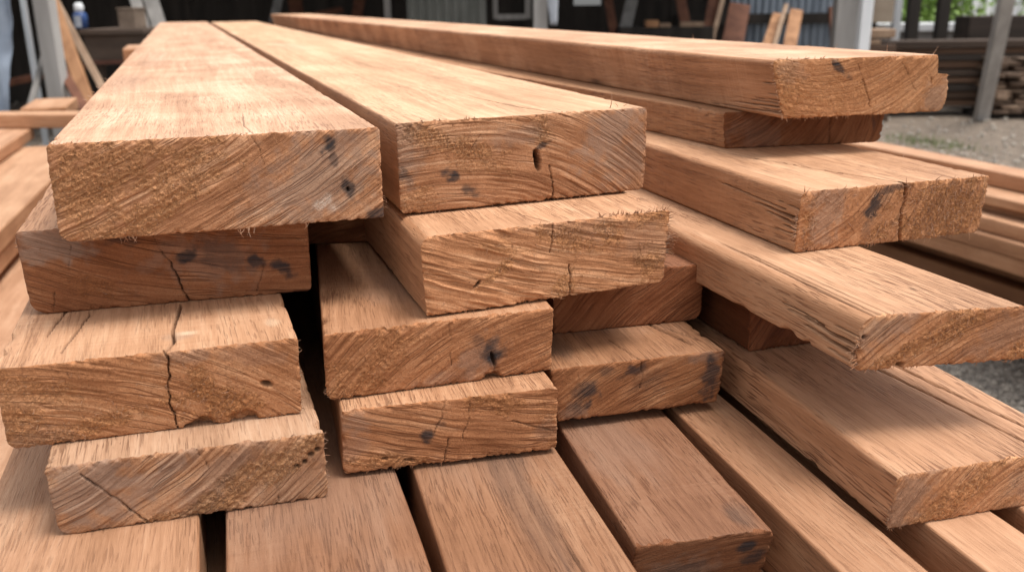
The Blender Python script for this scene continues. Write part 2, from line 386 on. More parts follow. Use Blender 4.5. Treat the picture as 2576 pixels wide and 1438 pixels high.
    midx = np.concatenate([np.zeros(len(capF)), np.tile(np.where(nt_, 2, 1), ns), np.zeros(len(farF))])
    FF = np.concatenate([capF, sideF, farF])
    if fV:
        FF = np.concatenate([FF, np.array(fF) + len(V)]); midx = np.concatenate([midx, np.zeros(len(fF))])
        V = np.concatenate([V, np.array(fV)]); mk = np.concatenate([mk, np.array(fM)]); tn = np.concatenate([tn, np.zeros(len(fV))])
    o = link_mesh(name, V, FF, [wood_end(seed, end.get('th', 20), tone, end.get('line', 330), end.get('con', 1.0), curv, u0), wood_long(seed, ltone or tone, **longp), wood_long(seed, tint(ltone or tone, lit_top), **longp)], midx, None, True, mk, tn)  # top faces use a paler copy: skylight painted into the wood colour
    o.location = org + UP
    o.rotation_euler = (0, 0, math.atan2(-dv[0], dv[1]))
    tag(o, label, cat, group)
    return o

# ------------------------------------------------------------------ the stack, measured board by board
def vdir(u, v, z, u2, v2):
    a = onz(u, v, z); b = onz(u2, v2, z); d = b - a
    return d if d[1] > 0 else -d
def from_top(TL, TR, BL, BR, z):
    a = onz(*TL, z); b = onz(*TR, z); u = b - a; n = np.cross(u, [0, 0, 1.0]); n /= np.linalg.norm(n)
    return a, b, onplane(*BL, a, n), onplane(*BR, a, n)
def from_bottom(TL, TR, BL, BR, z):
    c = onz(*BL, z); d = onz(*BR, z); u = d - c; n = np.cross(u, [0, 0, 1.0]); n /= np.linalg.norm(n)
    return onplane(*TL, c, n), onplane(*TR, c, n), c, d
AX = np.array([0, 1.0, 0])
H1 = -0.09
botz = lambda q: min(q[2][2], q[3][2])
def flat(q, top=True):                  # level the two lower corners so that boards bear on one another
    a, b, c, d = [np.array(p) for p in q]
    m = 0.5 * (c[2] + d[2]); c[2] = d[2] = m
    return a, b, c, d

P1 = flat(from_top((113, 364), (955, 321), (152, 612), (966, 546), H1))
P2 = flat(from_top((996, 311), (1630, 270), (1008, 537), (1620, 479), H1))
zA2 = botz(P1) - .0005; zC2 = botz(P2) - .002
A2 = flat(from_top((36, 584), (772, 535), (80, 788), (786, 735), zA2))
C2 = flat(from_top((1056, 598), (1686, 528), (1073, 794), (1669, 711), zC2))
zA3 = botz(A2) - .0005; zC3 = botz(C2) - .002
A3 = flat(from_top((-20, 930), (749, 851), (22, 1137), (760, 1033), zA3))
C3 = flat(from_top((812, 843), (1393, 775), (822, 1005), (1387, 933), zC3))
zA4 = botz(A3) - .0005; zC4 = botz(C3) - .001
A4 = flat(from_top((111, 1177), (815, 1088), (151, 1354), (825, 1242), zA4))
C4 = flat(from_top((858, 1033), (1404, 976), (864, 1196), (1401, 1124), zC4))
C4r = flat(from_top((1386, 930), (1824, 880), (1404, 1070), (1807, 1000), zC4))
zB = min(botz(A4), botz(C4), botz(C4r)) - .0005
def stack_up(TL, TR, BL, BR, z):
    q = from_bottom(TL, TR, BL, BR, z); m = 0.5 * (q[0][2] + q[1][2])
    q[0][2] = m; q[1][2] = m
    return q, m + .0005
R6, zr = stack_up((2260, 1198), (2736, 1123), (2235, 1330), (2700, 1250), zB + .0005)
c5 = onz(1882, 885, zr); d5 = onz(2190, 842, zr); R5 = (c5 + [0, 0, .05], d5 + [0, 0, .05], c5, d5)
R4, zr = stack_up((2171, 808), (2585, 757), (2155, 933), (2590, 902), zr + .0505)
R3, zr = stack_up((2017, 484), (2491, 442), (1998, 636), (2461, 584), zr)
R2, zr = stack_up((1822, 272), (2229, 279), (1824, 374), (2215, 357), zr)
R1, zr = stack_up((1942, 152), (2375, 138), (1970, 299), (2374, 280), zr)
c3 = onz(1392, 841, zC4 + .0005); d3 = onz(1764, 803, zC4 + .0005); th3 = botz(C2) - zC4 - .002
C3r = (c3 + [0, 0, th3], d3 + [0, 0, th3], c3, d3)

far = lambda u, v, z, q: float(onz(u, v, z)[1] - q[0][1])
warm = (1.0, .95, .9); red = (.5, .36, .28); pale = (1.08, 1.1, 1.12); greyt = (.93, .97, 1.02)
board('broad top board of the left column, white smear and two dark knots on its end',
      *P1, vdir(113, 366, H1, 402, 57), far(402, 57, H1, P1), seed=1, res=.0007, ltone=(1.04, 1.03, 1.0), lit_top=(1.20, 1.36, 1.58),
      end=dict(th=29, amp=.55, curv=-.6, sp=2.6, torn0=.12, burr=.9,
               torn=[(.10, .62, 42, 26, 25, 1), (.38, .72, 34, 12, 28, 1), (.30, .30, 60, 10, 30, .9), (.22, .85, 40, 9, 5, .8), (.12, .1, 20, 10, 30, .7)],
               stain=[(.83, .86, 5, 8, -30, 1.0), (.845, .66, 3, 7, 10, .55), (.885, .36, 4, 6, 10, .8), (.98, .06, 8, 5, 20, .8)],
               grey=[(.80, .5, 42, 30, 25, .75), (.62, .35, 25, 14, 30, .35)],
               white=[(.80, .22, 9, 4, 25, .5), (.835, .15, 5, 4, -30, .45)], holes=[(.885, .35, 1.1, 1.6, 10, 5)],
               cracks=[([(.59, 1), (.615, .8), (.625, .66)], .5, 2)],
               fib=420, fl=.8, edge=[('B', .17, .22, 7, 2, 6), ('B', .52, .58, 6, 4, 8), ('B', .74, .76, 2, 3, 6), ('R', .1, .3, 4, 3, 6), ('T', .0, .08, 9, 1, 2.5), ('T', .45, .6, 9, 1, 2)]),
      top=dict(cracks=[([(.60, 0), (.585, .05), (.60, .12)], .8, 1.2)], marks=[(.12, .55, 25, 200, .25, 1), (.2, 1.1, 30, 300, .2, 1)], chip=1.6,
               stick=[(0.0, y, .5, -1, 4) for y in (.32, .36, .41, .47, .52, .6)]),
      corner=dict(BL=.007, TL=.004), longp=dict(pores=.75, saw=1.6))
board('board on top of the centre column with a deep slotted knot hole in its end',
      *P2, vdir(996, 311, H1, 532, 57), far(532, 56, H1, P2), seed=2, res=.0007, ltone=(1.08, 1.08, 1.04), lit_top=(1.22, 1.40, 1.60),
      tone=(.93, .93, .92), end=dict(th=-15, amp=.5, sp=2.3, torn0=.1, burr=1.0,
               torn=[(.08, .9, 22, 8, -10, 1), (.2, .72, 40, 7, -14, .8), (.55, .82, 8, 14, 0, .8), (.06, .15, 18, 10, 0, .6), (.3, .5, 30, 8, -15, .5)],
               stain=[(.19, .40, 9, 4, -25, .95), (.20, .35, 5, 3, 0, 1), (.265, .2, 7, 5, -30, .7), (.02, .42, 7, 5, -30, .6), (.555, .64, 8, 2.5, 25, .8), ],
               grey=[(.03, .7, 14, 26, 0, .6), (.85, .75, 36, 18, 40, .75), (.9, .4, 26, 20, 40, .6), (.45, .78, 26, 8, 10, .5)],
               holes=[(.533, .47, 2.6, 7.2, 8, 20)],
               cracks=[([(.60, .02), (.595, .22), (.585, .4)], 1.1, 5), ([(.54, .66), (.56, .85), (.575, 1)], .6, 2), ([(.31, .82), (.27, .68)], .7, 2)],
               fib=260, fl=.8, edge=[('B', .1, .9, 26, 1, 3), ('T', .08, .3, 16, 1, 3), ('T', .6, .72, 7, 1, 2)]),
      top=dict(cracks=[([(.62, 0), (.55, .06), (.50, .16)], 1.3, 3)], chip=1.2, marks=[(.3, 1.4, 40, 300, .18, 1)],
               stick=[(.86, .012, 1, .25, 15), (.93, .02, .3, .8, 7), (.91, .018, .7, -.6, 6)]),
      corner=dict(BL=.006, BR=.007, TR=.004), longp=dict(pores=.7, saw=.6))
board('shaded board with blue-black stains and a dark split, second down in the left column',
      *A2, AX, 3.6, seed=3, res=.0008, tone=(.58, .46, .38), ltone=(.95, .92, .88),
      end=dict(th=-12, amp=.28, sp=3.4, torn0=.06, burr=.7, torn=[(.2, .3, 30, 8, -20, .5)],
               stain=[(.55, .55, 8, 6, 10, .85), (.80, .45, 9, 4, -15, .85), (.895, .33, 10, 5, -35, .95), (.33, .86, 14, 6, 0, .5), (.70, .55, 22, 12, -20, .35)],
               grey=[(.1, .82, 30, 14, 0, .8), (.62, .5, 40, 20, 0, .4)],
               cracks=[([(.44, .95), (.47, .62), (.50, .5)], .8, 3), ([(.50, .5), (.52, .25), (.545, 0)], 1.3, 6), ([(.17, .8), (.15, .5)], .8, 2), ([(.09, .25), (.07, 0)], .8, 2), ([(.83, .4), (.795, .05)], .7, 2), ([(.6, 1), (.68, .88)], 1.2, 3)],
               fib=20, edge=[('L', .8, 1, 8, 1, 3), ('B', .2, .4, 6, 1, 3)]),
      top=dict(chip=1.3), corner=dict(BL=.011, BR=.006, TL=.003), longp=dict(pores=1.2))
board('strongly ridged board with torn splinters on its right edge, under the slotted-knot board',
      *C2, AX, 3.4, seed=4, res=.0007, tone=(1.12, 1.09, 1.03),
      end=dict(th=-15, amp=1.0, curv=-.5, sp=3.6, torn0=.1, burr=.8, tamp=.8,
               torn=[(.28, .45, 20, 4, 35, 1), (.55, .15, 16, 9, 60, .9), (.56, .8, 26, 9, -20, .8), (.73, .82, 12, 10, -50, .9), (.93, .3, 14, 12, -40, .9), (.92, .92, 22, 6, 0, 1), (.3, .75, 20, 6, -15, .5)],
               grey=[(.6, .9, 40, 8, -10, .3), (.9, .6, 26, 14, -20, .3)],
               holes=[(.20, .33, 3.5, 1.2, 40, 4)],
               cracks=[([(.505, 1), (.50, .82), (.495, .62)], 1.0, 5), ([(.575, .42), (.58, .2), (.575, 0)], 1.1, 6)],
               fib=420, fl=1.0, edge=[('R', .2, 1, 30, 3, 8), ('R', .38, .66, 22, 6, 12), ('T', .7, 1, 36, 2, 6), ('B', .05, .6, 16, 1, 3)]),
      top=dict(cracks=[([(.505, 0), (.44, .035), (.40, .08)], 1.1, 3)], chip=1.3), corner=dict(TL=.009, BR=.006), longp=dict(pores=1.0))
board('board split by a dark crack across its top and end, third in the left column',
      *A3, AX, 3.7, seed=5, res=.0008, tone=(.90, .84, .76), ltone=(1.0, .96, .9),
      end=dict(th=-22, amp=.55, sp=2.8, torn0=.2, burr=.8,
               torn=[(.72, .25, 24, 14, -10, 1), (.66, .55, 10, 16, 0, .9), (.3, .2, 50, 7, 14, .8), (.05, .3, 26, 16, -30, .7), (.12, .7, 30, 10, -20, .6)],
               grey=[(.6, .92, 16, 5, 0, .5), (.85, .85, 26, 8, -10, .3), (.1, .1, 20, 8, 0, .3)],
               holes=[(.88, .45, 4, 2, -20, 4)],
               cracks=[([(.545, 1), (.555, .82), (.546, .65), (.538, .48)], 1.3, 7), ([(.538, .48), (.548, .22), (.56, 0)], 1.0, 8)],
               chips=[(.64, .0, 9, 8), (.80, .02, 8, 6)],
               fib=420, fl=1.0, edge=[('B', .66, .82, 34, 2, 6), ('R', .0, 1, 12, 1, 4), ('B', .2, .5, 10, 1, 2)]),
      top=dict(cracks=[([(.545, 0), (.575, .02), (.57, .045), (.60, .1)], 1.7, 7), ([(.13, .06), (.2, .16)], 1, 2), ([(.2, .02), (.26, .1)], 1, 2)], marks=[(.58, .03, 12, 10, .5, 1), (.62, .035, 10, 3, .55, 3), (.93, .04, 6, 10, .35, 3)], chip=1.2),
      corner=dict(BL=.006, BR=.005), longp=dict(pores=.7))
board('tilted-grain board with a slanting crack near its left end, lowest of the left column',
      *A4, AX, 3.5, seed=6, res=.0008, tone=(.92, .97, 1.0),
      end=dict(th=36, amp=.5, sp=3.2, torn0=.08, burr=1.0,
               torn=[(.42, .04, 28, 6, 10, 1), (.55, .22, 50, 7, 33, .8), (.86, .68, 34, 9, 36, 1), (.95, .85, 16, 6, 40, 1), (.7, .38, 36, 7, 36, .8)],
               grey=[(.14, .65, 32, 24, 30, .85), (.36, .62, 40, 9, 36, .7), (.6, .6, 40, 10, 36, .5), (.85, .2, 34, 12, 30, .3)],
               holes=[(.97, .76, 2, 1.6, 0, 3), (.945, .70, 2, 1.6, 0, 3), (.92, .60, 1.6, 1.6, 0, 3), (.89, .55, 1.6, 1.2, 0, 3)],
               cracks=[([(.12, .86), (.19, .55), (.25, .28), (.315, .02)], 1.0, 4), ([(.53, .98), (.56, .7)], .7, 2), ([(.80, .3), (.81, .05)], .7, 2)],
               fib=300, fl=.8, edge=[('R', .1, 1, 16, 1, 4), ('B', .3, .5, 18, 1, 3), ('T', .8, 1, 10, 1, 3)]),
      top=dict(chip=1.1), corner=dict(BL=.008, BR=.006))
board('board with a star-shaped grey knot low on its end, third down in the centre column',
      *C3, vdir(812, 843, zC3, 795, 625), 3.6, seed=7, res=.0008, tone=(.84, .75, .66),
      end=dict(th=32, amp=.35, sp=3.6, torn0=.22, burr=1.0, torn=[(.2, .55, 40, 18, 30, .6), (.1, .1, 30, 8, 10, .7)],
               stain=[(.715, .42, 9, 9, -50, .75), (.72, .3, 4, 9, 15, 1), (.66, .62, 4, 8, 30, .4)], grey=[(.66, .35, 24, 12, 30, .5), (.5, .1, 20, 6, 10, .4)],
               holes=[(.725, .3, 1.2, 6, 15, 6)], cracks=[([(.53, .95), (.535, .7)], .8, 2), ([(.53, .55), (.54, .3)], .7, 2)],
               chips=[(.725, .0, 7, 7)], fib=170, fl=.7, edge=[('B', 0, .9, 20, 1, 3), ('L', 0, .2, 6, 1, 3)]),
      top=dict(chip=1.0, marks=[(.5, .1, 70, 60, .3, 1)]), corner=dict(BR=.004, BL=.003))
board('board with a small black knot left of centre, lowest of the centre column',
      *C4, vdir(850, 1020, zC4, 838, 960), 3.5, seed=8, res=.0008, tone=(.92, .84, .75),
      end=dict(th=-13, amp=.4, sp=2.7, torn0=.1, burr=1.0, torn=[(.72, .85, 24, 8, -15, .7), (.2, .12, 34, 6, -8, .8), (.95, .5, 10, 20, 0, .4)],
               stain=[(.385, .47, 5, 5.5, 60, 1), (.45, .62, 4, 3, 0, .4)], grey=[(.05, .8, 16, 10, 0, .5), (.04, .4, 14, 9, 0, .4), (.97, .3, 12, 10, 0, .3)],
               holes=[(.19, .17, 2.4, 1, 0, 3), (.3, .1, 4, .8, -8, 3)],
               cracks=[([(.46, .98), (.445, .7), (.42, .5)], .8, 2), ([(.475, .38), (.46, .0)], 1.0, 3), ([(.575, .98), (.57, .6), (.54, .35)], .7, 2), ([(.78, .55), (.99, .3)], .9, 2)],
               fib=90, fl=.6, edge=[('B', .05, .6, 14, 1, 3)]),
      top=dict(chip=.9), corner=dict(BL=.004, TL=.003))
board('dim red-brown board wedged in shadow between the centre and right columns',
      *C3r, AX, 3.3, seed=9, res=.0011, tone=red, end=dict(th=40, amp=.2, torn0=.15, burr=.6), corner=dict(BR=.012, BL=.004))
board('board with scattered blue-grey blotches and a thin split, lowest right of the centre column',
      *C4r, vdir(1824, 880, zC4, 1738, 816), 3.2, seed=10, res=.0009, tone=(.68, .58, .48),
      end=dict(th=25, amp=.3, torn0=.14, burr=.8,
               stain=[(.19, .5, 9, 14, -35, .8), (.45, .80, 10, 4, 10, .7), (.12, .25, 6, 6, 0, .5), (.93, .55, 8, 18, -8, .75), (.3, .82, 8, 4, 0, .5), (.55, .6, 14, 10, 0, .25)],
               grey=[(.1, .15, 12, 8, 0, .6), (.9, .9, 14, 5, 0, .5)], cracks=[([(.50, .98), (.51, .65), (.505, .45)], .9, 3)], fib=30),
      top=dict(cracks=[([(.50, 0), (.44, .05)], .9, 2), ([(.86, .02), (.74, .09)], 2.4, 4), ([(.92, .03), (.80, .08)], 1.5, 3)], marks=[(.1, .05, 20, 40, .5, 0), (.5, .1, 80, 50, .3, 1)], chip=1.2), corner=dict(BR=.005))
q1 = onz(770, 614, zC3 + .001); q2 = onz(955, 607, zC3 + .001); thq = zC2 - zC3 - .004
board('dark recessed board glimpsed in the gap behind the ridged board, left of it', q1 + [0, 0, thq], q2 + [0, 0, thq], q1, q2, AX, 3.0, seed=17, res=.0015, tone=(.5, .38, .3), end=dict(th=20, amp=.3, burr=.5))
# right-hand boards
board('topmost board of the right column, ragged notched end with a slanting black knot',
      *R1, vdir(1942, 150, R1[0][2], 692, 37), far(690, 36, R1[0][2], R1), seed=11, res=.0008, tone=(1.0, .96, .88), ltone=(1.06, 1.02, .96), lit_top=(1.18, 1.37, 1.58),
      end=dict(th=16, amp=.25, sp=3.0, curv=-3.5, torn0=.42, tamp=.7, burr=1.2, rprof=([0, .4, .60, .66, .68, .74, .8, 1], [1, 5, 6, 5, -8, -9, -7, -8]),
               torn=[(.06, .6, 14, 30, 0, 1), (.3, .4, 50, 20, 0, .6)], stain=[(.375, .84, 4, 13, 40, 1)], grey=[(.95, .25, 14, 14, 0, .6), (.1, .8, 14, 10, 0, .4)],
               cracks=[([(.505, .62), (.52, .4), (.535, .14)], 1.0, 4), ([(.48, .95), (.5, .7)], .7, 2), ([(.74, .9), (.82, .4)], .6, 2), ([(.92, .62), (.92, .5)], 1, 3)],
               fib=380, fl=.65, line=420, edge=[('L', 0, 1, 40, 2, 5), ('B', 0, .4, 26, 1, 4), ('T', .0, .3, 20, 1, 4), ('R', .5, .8, 8, 1, 4)]),
      top=dict(chip=1.6, wav=.9, stick=[(1, .08, 1, -.2, 9), (1, .015, .8, .5, 10), (.97, .16, .7, .5, 8), (1, .3, 1, -.4, 6), (1, .48, 1, 0, 7), (1, .22, .3, 1, 8), (.98, .55, .6, .4, 4)],
               lsplits=[(.62, .60, 0, .03, 1.0, 3), (.2, .16, 0, .09, 1.4, 4), (.27, .26, 0, .05, 1.2, 3), (.32, .3, 0, .04, 1.0, 3), (.1, .06, .0, .12, 1.3, 3), (.14, .12, 0, .05, 1.0, 3), (.42, .41, 0, .03, .9, 2)],
               lmarks=[(.06, .42, 26, 5, .7, 2), (.7, 2.4, 60, 10, .4, 2)]),
      corner=dict(TL=.006, BL=.003), longp=dict(pores=.9, saw=2.2))
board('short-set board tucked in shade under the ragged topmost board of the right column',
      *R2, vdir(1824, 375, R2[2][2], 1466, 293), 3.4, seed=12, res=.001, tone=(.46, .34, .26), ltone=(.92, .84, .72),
      end=dict(th=48, amp=.25, curv=-5, torn0=.16, burr=.7, cracks=[([(.66, 1), (.655, .5), (.66, 0)], 1.0, 3)], stain=[(.93, .6, 2, 9, 10, .5)], grey=[(.2, .5, 30, 20, 0, .3)]),
      corner=dict(BR=.009, TR=.004), longp=dict(pores=1.3, saw=1.4))
board('right-column board split in two by a wide vertical crack, blue-grey streak beside it',
      *R3, vdir(1696, 383, R3[0][2], 2017, 484), 3.3, seed=13, res=.0007, tone=(1.02, .97, .9), ltone=(1.05, 1.02, .95),
      end=dict(th=50, amp=.3, sp=3.2, curv=-5, torn0=.25, burr=.9, tamp=1.1,
               torn=[(.78, .5, 52, 30, 10, 1), (.45, .25, 16, 8, 30, .8), (.05, .5, 8, 30, 10, .7)],
               stain=[(.375, .62, 6, 15, -12, .85), (.46, .93, 14, 4, 10, .7), (.4, .8, 10, 8, 0, .4), (.36, .35, 5, 9, -10, .4)],
               grey=[(.14, .5, 14, 30, -30, .6), (.1, .85, 14, 8, 0, .6)],
               cracks=[([(.53, 1), (.545, .7), (.535, .4), (.555, 0)], 2.6, 12)],
               fib=1000, fl=1.35, edge=[('B', .1, .9, 12, 1, 3), ('R', 0, 1, 10, 1, 3), ('L', .25, .65, 26, 3, 8)]),
      top=dict(cracks=[([(.53, 0), (.42, .06), (.28, .16), (.2, .3)], 2.0, 6)], chip=1.6, stick=[(1, .11, 1, .2, 4)],
               lsplits=[(.55, .60, 0, .06, 2.6, 7), (.46, .52, .0, .045, 2.2, 6), (.64, .74, .02, .14, .9, 3), (.3, .3, 0, .03, 1.3, 4), (.38, .40, 0, .02, 1.6, 4), (.72, .75, 0, .03, .9, 2)]),
      corner=dict(TL=.005), longp=dict(pores=1.25, saw=.8))
board('right-column board with a broken corner and long split edge, above the widest pale board',
      *R4, vdir(1690, 560, R4[0][2], 2200, 790), 3.2, seed=14, res=.0008, tone=(1.0, .94, .87), ltone=(1.02, 1.0, .95),
      end=dict(th=33, amp=.4, sp=3.4, curv=2.5, torn0=.2, burr=1.0, tamp=1.0,
               torn=[(.50, .62, 44, 9, 30, 1), (.3, .35, 20, 6, 30, .9), (.15, .08, 20, 6, 10, .8), (.97, .15, 14, 8, 30, .9)],
               grey=[(.16, .75, 22, 9, 30, .6), (.85, .5, 30, 10, 30, .35)], holes=[(.24, .03, 3.5, 2.2, 30, 6), (.02, .62, 1.4, 1.6, 0, 3)],
               fib=320, fl=.9, line=300, edge=[('L', .1, .6, 26, 3, 8), ('B', 0, .5, 12, 1, 3)]),
      top=dict(cracks=[([(.055, 0), (.075, .06), (.10, .14), (.115, .19)], 2.4, 4), ([(.10, 0), (.12, .1), (.14, .17)], 1.2, 3), ([(.16, .0), (.17, .1)], .8, 2), ([(.03, 0), (.05, .07)], 1.0, 3)],
               lsplits=[(.42, .48, .0, .075, 2.6, 7), (.25, .34, 0, .06, 2.8, 7), (.1, .16, 0, .035, 1.3, 4), (.5, .58, .04, .10, 1.0, 3), (.33, .36, 0, .02, 1.2, 3), (.6, .62, 0, .03, .9, 2)], chip=1.6, marks=[(.62, .05, 2, 3, .8, 2)]),
      corner=dict(TL=.010), longp=dict(pores=1.7, saw=.3))
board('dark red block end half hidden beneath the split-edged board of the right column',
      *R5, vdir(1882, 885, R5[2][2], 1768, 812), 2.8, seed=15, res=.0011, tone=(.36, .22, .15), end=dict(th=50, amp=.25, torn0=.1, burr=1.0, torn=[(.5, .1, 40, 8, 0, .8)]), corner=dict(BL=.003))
board('widest pale board at the foot of the right column, fine dark pores over its top',
      *R6, vdir(1820, 870, R6[0][2], 2250, 1190), 3.0, seed=16, res=.0008, tone=(1.02, .98, .92), ltone=(1.02, .98, .93),
      end=dict(th=38, amp=.25, sp=3.4, curv=3, torn0=.3, burr=.8, tamp=.8, torn=[(.35, .45, 40, 12, 38, 1), (.2, .1, 20, 8, 30, .7)],
               grey=[(.07, .5, 14, 26, -30, .6), (.8, .6, 30, 14, 38, .5)], cracks=[([(.66, .8), (.64, .4)], .6, 1.5), ([(.34, .35), (.33, .1)], .6, 1.5)],
               fib=300, fl=.6, line=420, edge=[('B', 0, .5, 22, 1, 3), ('L', 0, .4, 14, 1, 3)]),
      top=dict(cracks=[([(.78, 0.0), (.70, .10), (.62, .20)], 1.6, 4), ([(.92, .0), (.80, .13), (.74, .22)], 2.2, 5)], marks=[(.62, .30, 3, 9, .9, 2)], chip=1.3),
      corner=dict(TL=.003), longp=dict(pores=2.0, saw=.2))
# base layer, splayed outwards; darker tones mix browner wood with the stack's shade
def base(label, l0, l1, r0, r1, near, L, seed, z=zB, t=.05, **kw):
    a0, a1, b0, b1 = onz(*l0, z), onz(*l1, z), onz(*r0, z), onz(*r1, z)
    da = a1 - a0; db = b1 - b0; da /= np.linalg.norm(da); db /= np.linalg.norm(db)
    da = da if da[1] > 0 else -da; db = db if db[1] > 0 else -db
    d = da + db; d /= np.linalg.norm(d)
    A = a1; wv = b1 - A; w = np.dot(wv, [d[1], -d[0], 0]); xv = np.array([d[1], -d[0], 0])
    if isinstance(near, tuple): A = onz(*near, z); w = kw.pop('w', w)
    else: A = A + d * (near - A[1]) / d[1]
    sk = kw.pop('skew', 0.0)
    B = A + xv * w + d * sk
    lo = np.array([0, 0, -t])
    bw = kw.pop('back', 0.0)
    return board(label, A, B, A + lo + d * bw, B + lo + d * bw, d, L, seed=seed, **kw)
base('pale cracked board under the left column, at the photo lower left corner', (26, 1136), (0, 1198), (502, 1294), (502, 1438), .22, 3.6, 21, res=.0012, tone=(.9, .88, .85), ltone=(.84, .80, .76), longp=dict(pores=.75, saw=.5),
     top=dict(cracks=[([(.55, .1), (.60, .2), (.62, .3), (.66, .45)], .5, 2), ([(.12, .1), (.16, .25)], 1.2, 2)], chip=.8))
base('brown base board between two dark gaps, under the left and centre columns', (564, 1294), (567, 1438), (1000, 1180), (1090, 1438), .22, 3.6, 22, res=.0012, tone=(.52, .43, .37), longp=dict(pores=1.0), top=dict(chip=1.4, marks=[(.75, .22, 40, 70, .35, 1), (.5, .4, 150, 120, .3, 1)]))
base('broad base board with a smoky dark streak and hairline crack along it', (1035, 1174), (1124, 1438), (1402, 1129), (1606, 1438), .22, 3.6, 23, res=.0012, tone=(.56, .47, .40), longp=dict(pores=.9),
     top=dict(cracks=[([(.74, .05), (.72, .2), (.70, .28)], 1.0, 3)], marks=[(.60, .32, 18, 110, .42, 0), (.45, .40, 60, 80, .3, 1), (.63, .15, 8, 70, .4, 1), (.84, .24, 2, 3, .9, 2)], chip=1.2))
base('short base board whose blackened end shows at the bottom of the photo', (1405, 1073), (1597, 1390), (1674, 1036), (1948, 1322), (1600, 1374), 3.3, 24, res=.001, tone=(.46, .37, .32), w=.095, skew=-.004, t=.042, longp=dict(pores=1.0), back=.012,
     end=dict(th=10, amp=.3, torn0=.2, burr=1.0, stain=[(.82, .7, 5, 5, 0, .9), (.9, .45, 10, 6, 30, .7), (.4, .3, 16, 8, 10, .4), (.2, .2, 10, 6, 0, .5)], grey=[(.3, .3, 30, 12, 10, .4)]),
     top=dict(marks=[(.85, .02, 10, 22, .6, 0), (.5, .35, 80, 90, .45, 1), (.3, .15, 40, 80, .3, 1)], chip=1.2), corner=dict(TR=.005))
base('narrow smooth base board running beside the short blackened one', (1713, 1029), (2115, 1438), (1806, 1000), (2342, 1438), .2, 3.4, 25, res=.0012, tone=(.7, .6, .52), ltone=(.74, .66, .59), longp=dict(pores=1.0, saw=.3), t=.055)
base('base board beneath the widest pale board, light and blotched by the photo lower right corner', (2338, 1320), (2486, 1438), (2500, 1289), (2576, 1339), .14, 3.4, 26, res=.0012, tone=(1.02, 1.0, .97), longp=dict(pores=.7, saw=.3))
base('outermost base board, just showing in the photo lower right corner', (2566, 1275), (2640, 1330), (2700, 1250), (2780, 1302), .14, 3.4, 27, res=.0014, tone=(1.0, .95, .9))
print('BASE z', zB, 'R6', R6[2], 'top', zr)
# ------------------------------------------------------------------ simple mesh collector for the yard
class MB:
    def __init__(s): s.v = []; s.f = []
    def hexa(s, p):
        b = len(s.v); s.v += [tuple(map(float, q)) for q in p]
        s.f += [(b, b + 3, b + 2, b + 1), (b + 4, b + 5, b + 6, b + 7), (b, b + 1, b + 5, b + 4), (b + 1, b + 2, b + 6, b + 5), (b + 2, b + 3, b + 7, b + 6), (b + 3, b, b + 4, b + 7)]
        return s
    def box(s, x0, x1, y0, y1, z0, z1):
        return s.hexa([(x0, y0, z0), (x1, y0, z0), (x1, y1, z0), (x0, y1, z0), (x0, y0, z1), (x1, y0, z1), (x1, y1, z1), (x0, y1, z1)])
    def bar(s, p, q, w, t, side=(1, 0, 0)):
        p = np.array(p, float); q = np.array(q, float); d = (q - p) / np.linalg.norm(q - p)
        a = np.array(side, float); a -= d * np.dot(a, d); a /= np.linalg.norm(a); b = np.cross(d, a)
        a *= w / 2; b *= t / 2
        return s.hexa([p - a - b, p + a - b, p + a + b, p - a + b, q - a - b, q + a - b, q + a + b, q - a + b])
    def lathe(s, prof, n=20, c=(0, 0, 0)):
        b = len(s.v)
        for r, z in prof:
            for i in range(n): s.v.append((c[0] + r * math.cos(6.28318 * i / n), c[1] + r * math.sin(6.28318 * i / n), c[2] + z))
        for k in range(len(prof) - 1):
            for i in range(n):
                j = (i + 1) % n; s.f.append((b + k * n + i, b + k * n + j, b + (k + 1) * n + j, b + (k + 1) * n + i))
        s.f.append(tuple(b + (len(prof) - 1) * n + i for i in range(n))); s.f.append(tuple(b + i for i in range(n))[::-1])
        return s
    def build(s, name, mat, parent=None, bevel=0.0, smooth=False):
        me = bpy.data.meshes.new(name); me.from_pydata(s.v, [], s.f); me.materials.append(mat); me.update()
        if smooth: me.polygons.foreach_set('use_smooth', np.ones(len(me.polygons), dtype=bool))
        o = bpy.data.objects.new(name, me); C.objects.link(o)
        if parent: o.parent = parent
        if bevel:
            b = o.modifiers.new('bevel', 'BEVEL'); b.width = bevel; b.segments = 2
        return o

FH = np.array([FWD[0], FWD[1], 0]); FH /= np.linalg.norm(FH); RH = np.array([FH[1], -FH[0], 0])
RZ = math.atan2(-FH[0], FH[1])
def P(u, v, d):                                  # camera-relative point at horizontal distance d
    r = wray(u, v); return r * (d / np.dot(r, FH))
def fr(p):                                       # -> (across, away, height above ground) in the shed's own frame
    return np.array([np.dot(p, RH), np.dot(p, FH), p[2] + CAMH])
def lat(u, d): return fr(P(u, 5, d))[0]
def hgt(v, d, u=1288): return fr(P(u, v, d))[2]
def shedthing(name): return empty(name, (0, 0, 0), RZ)

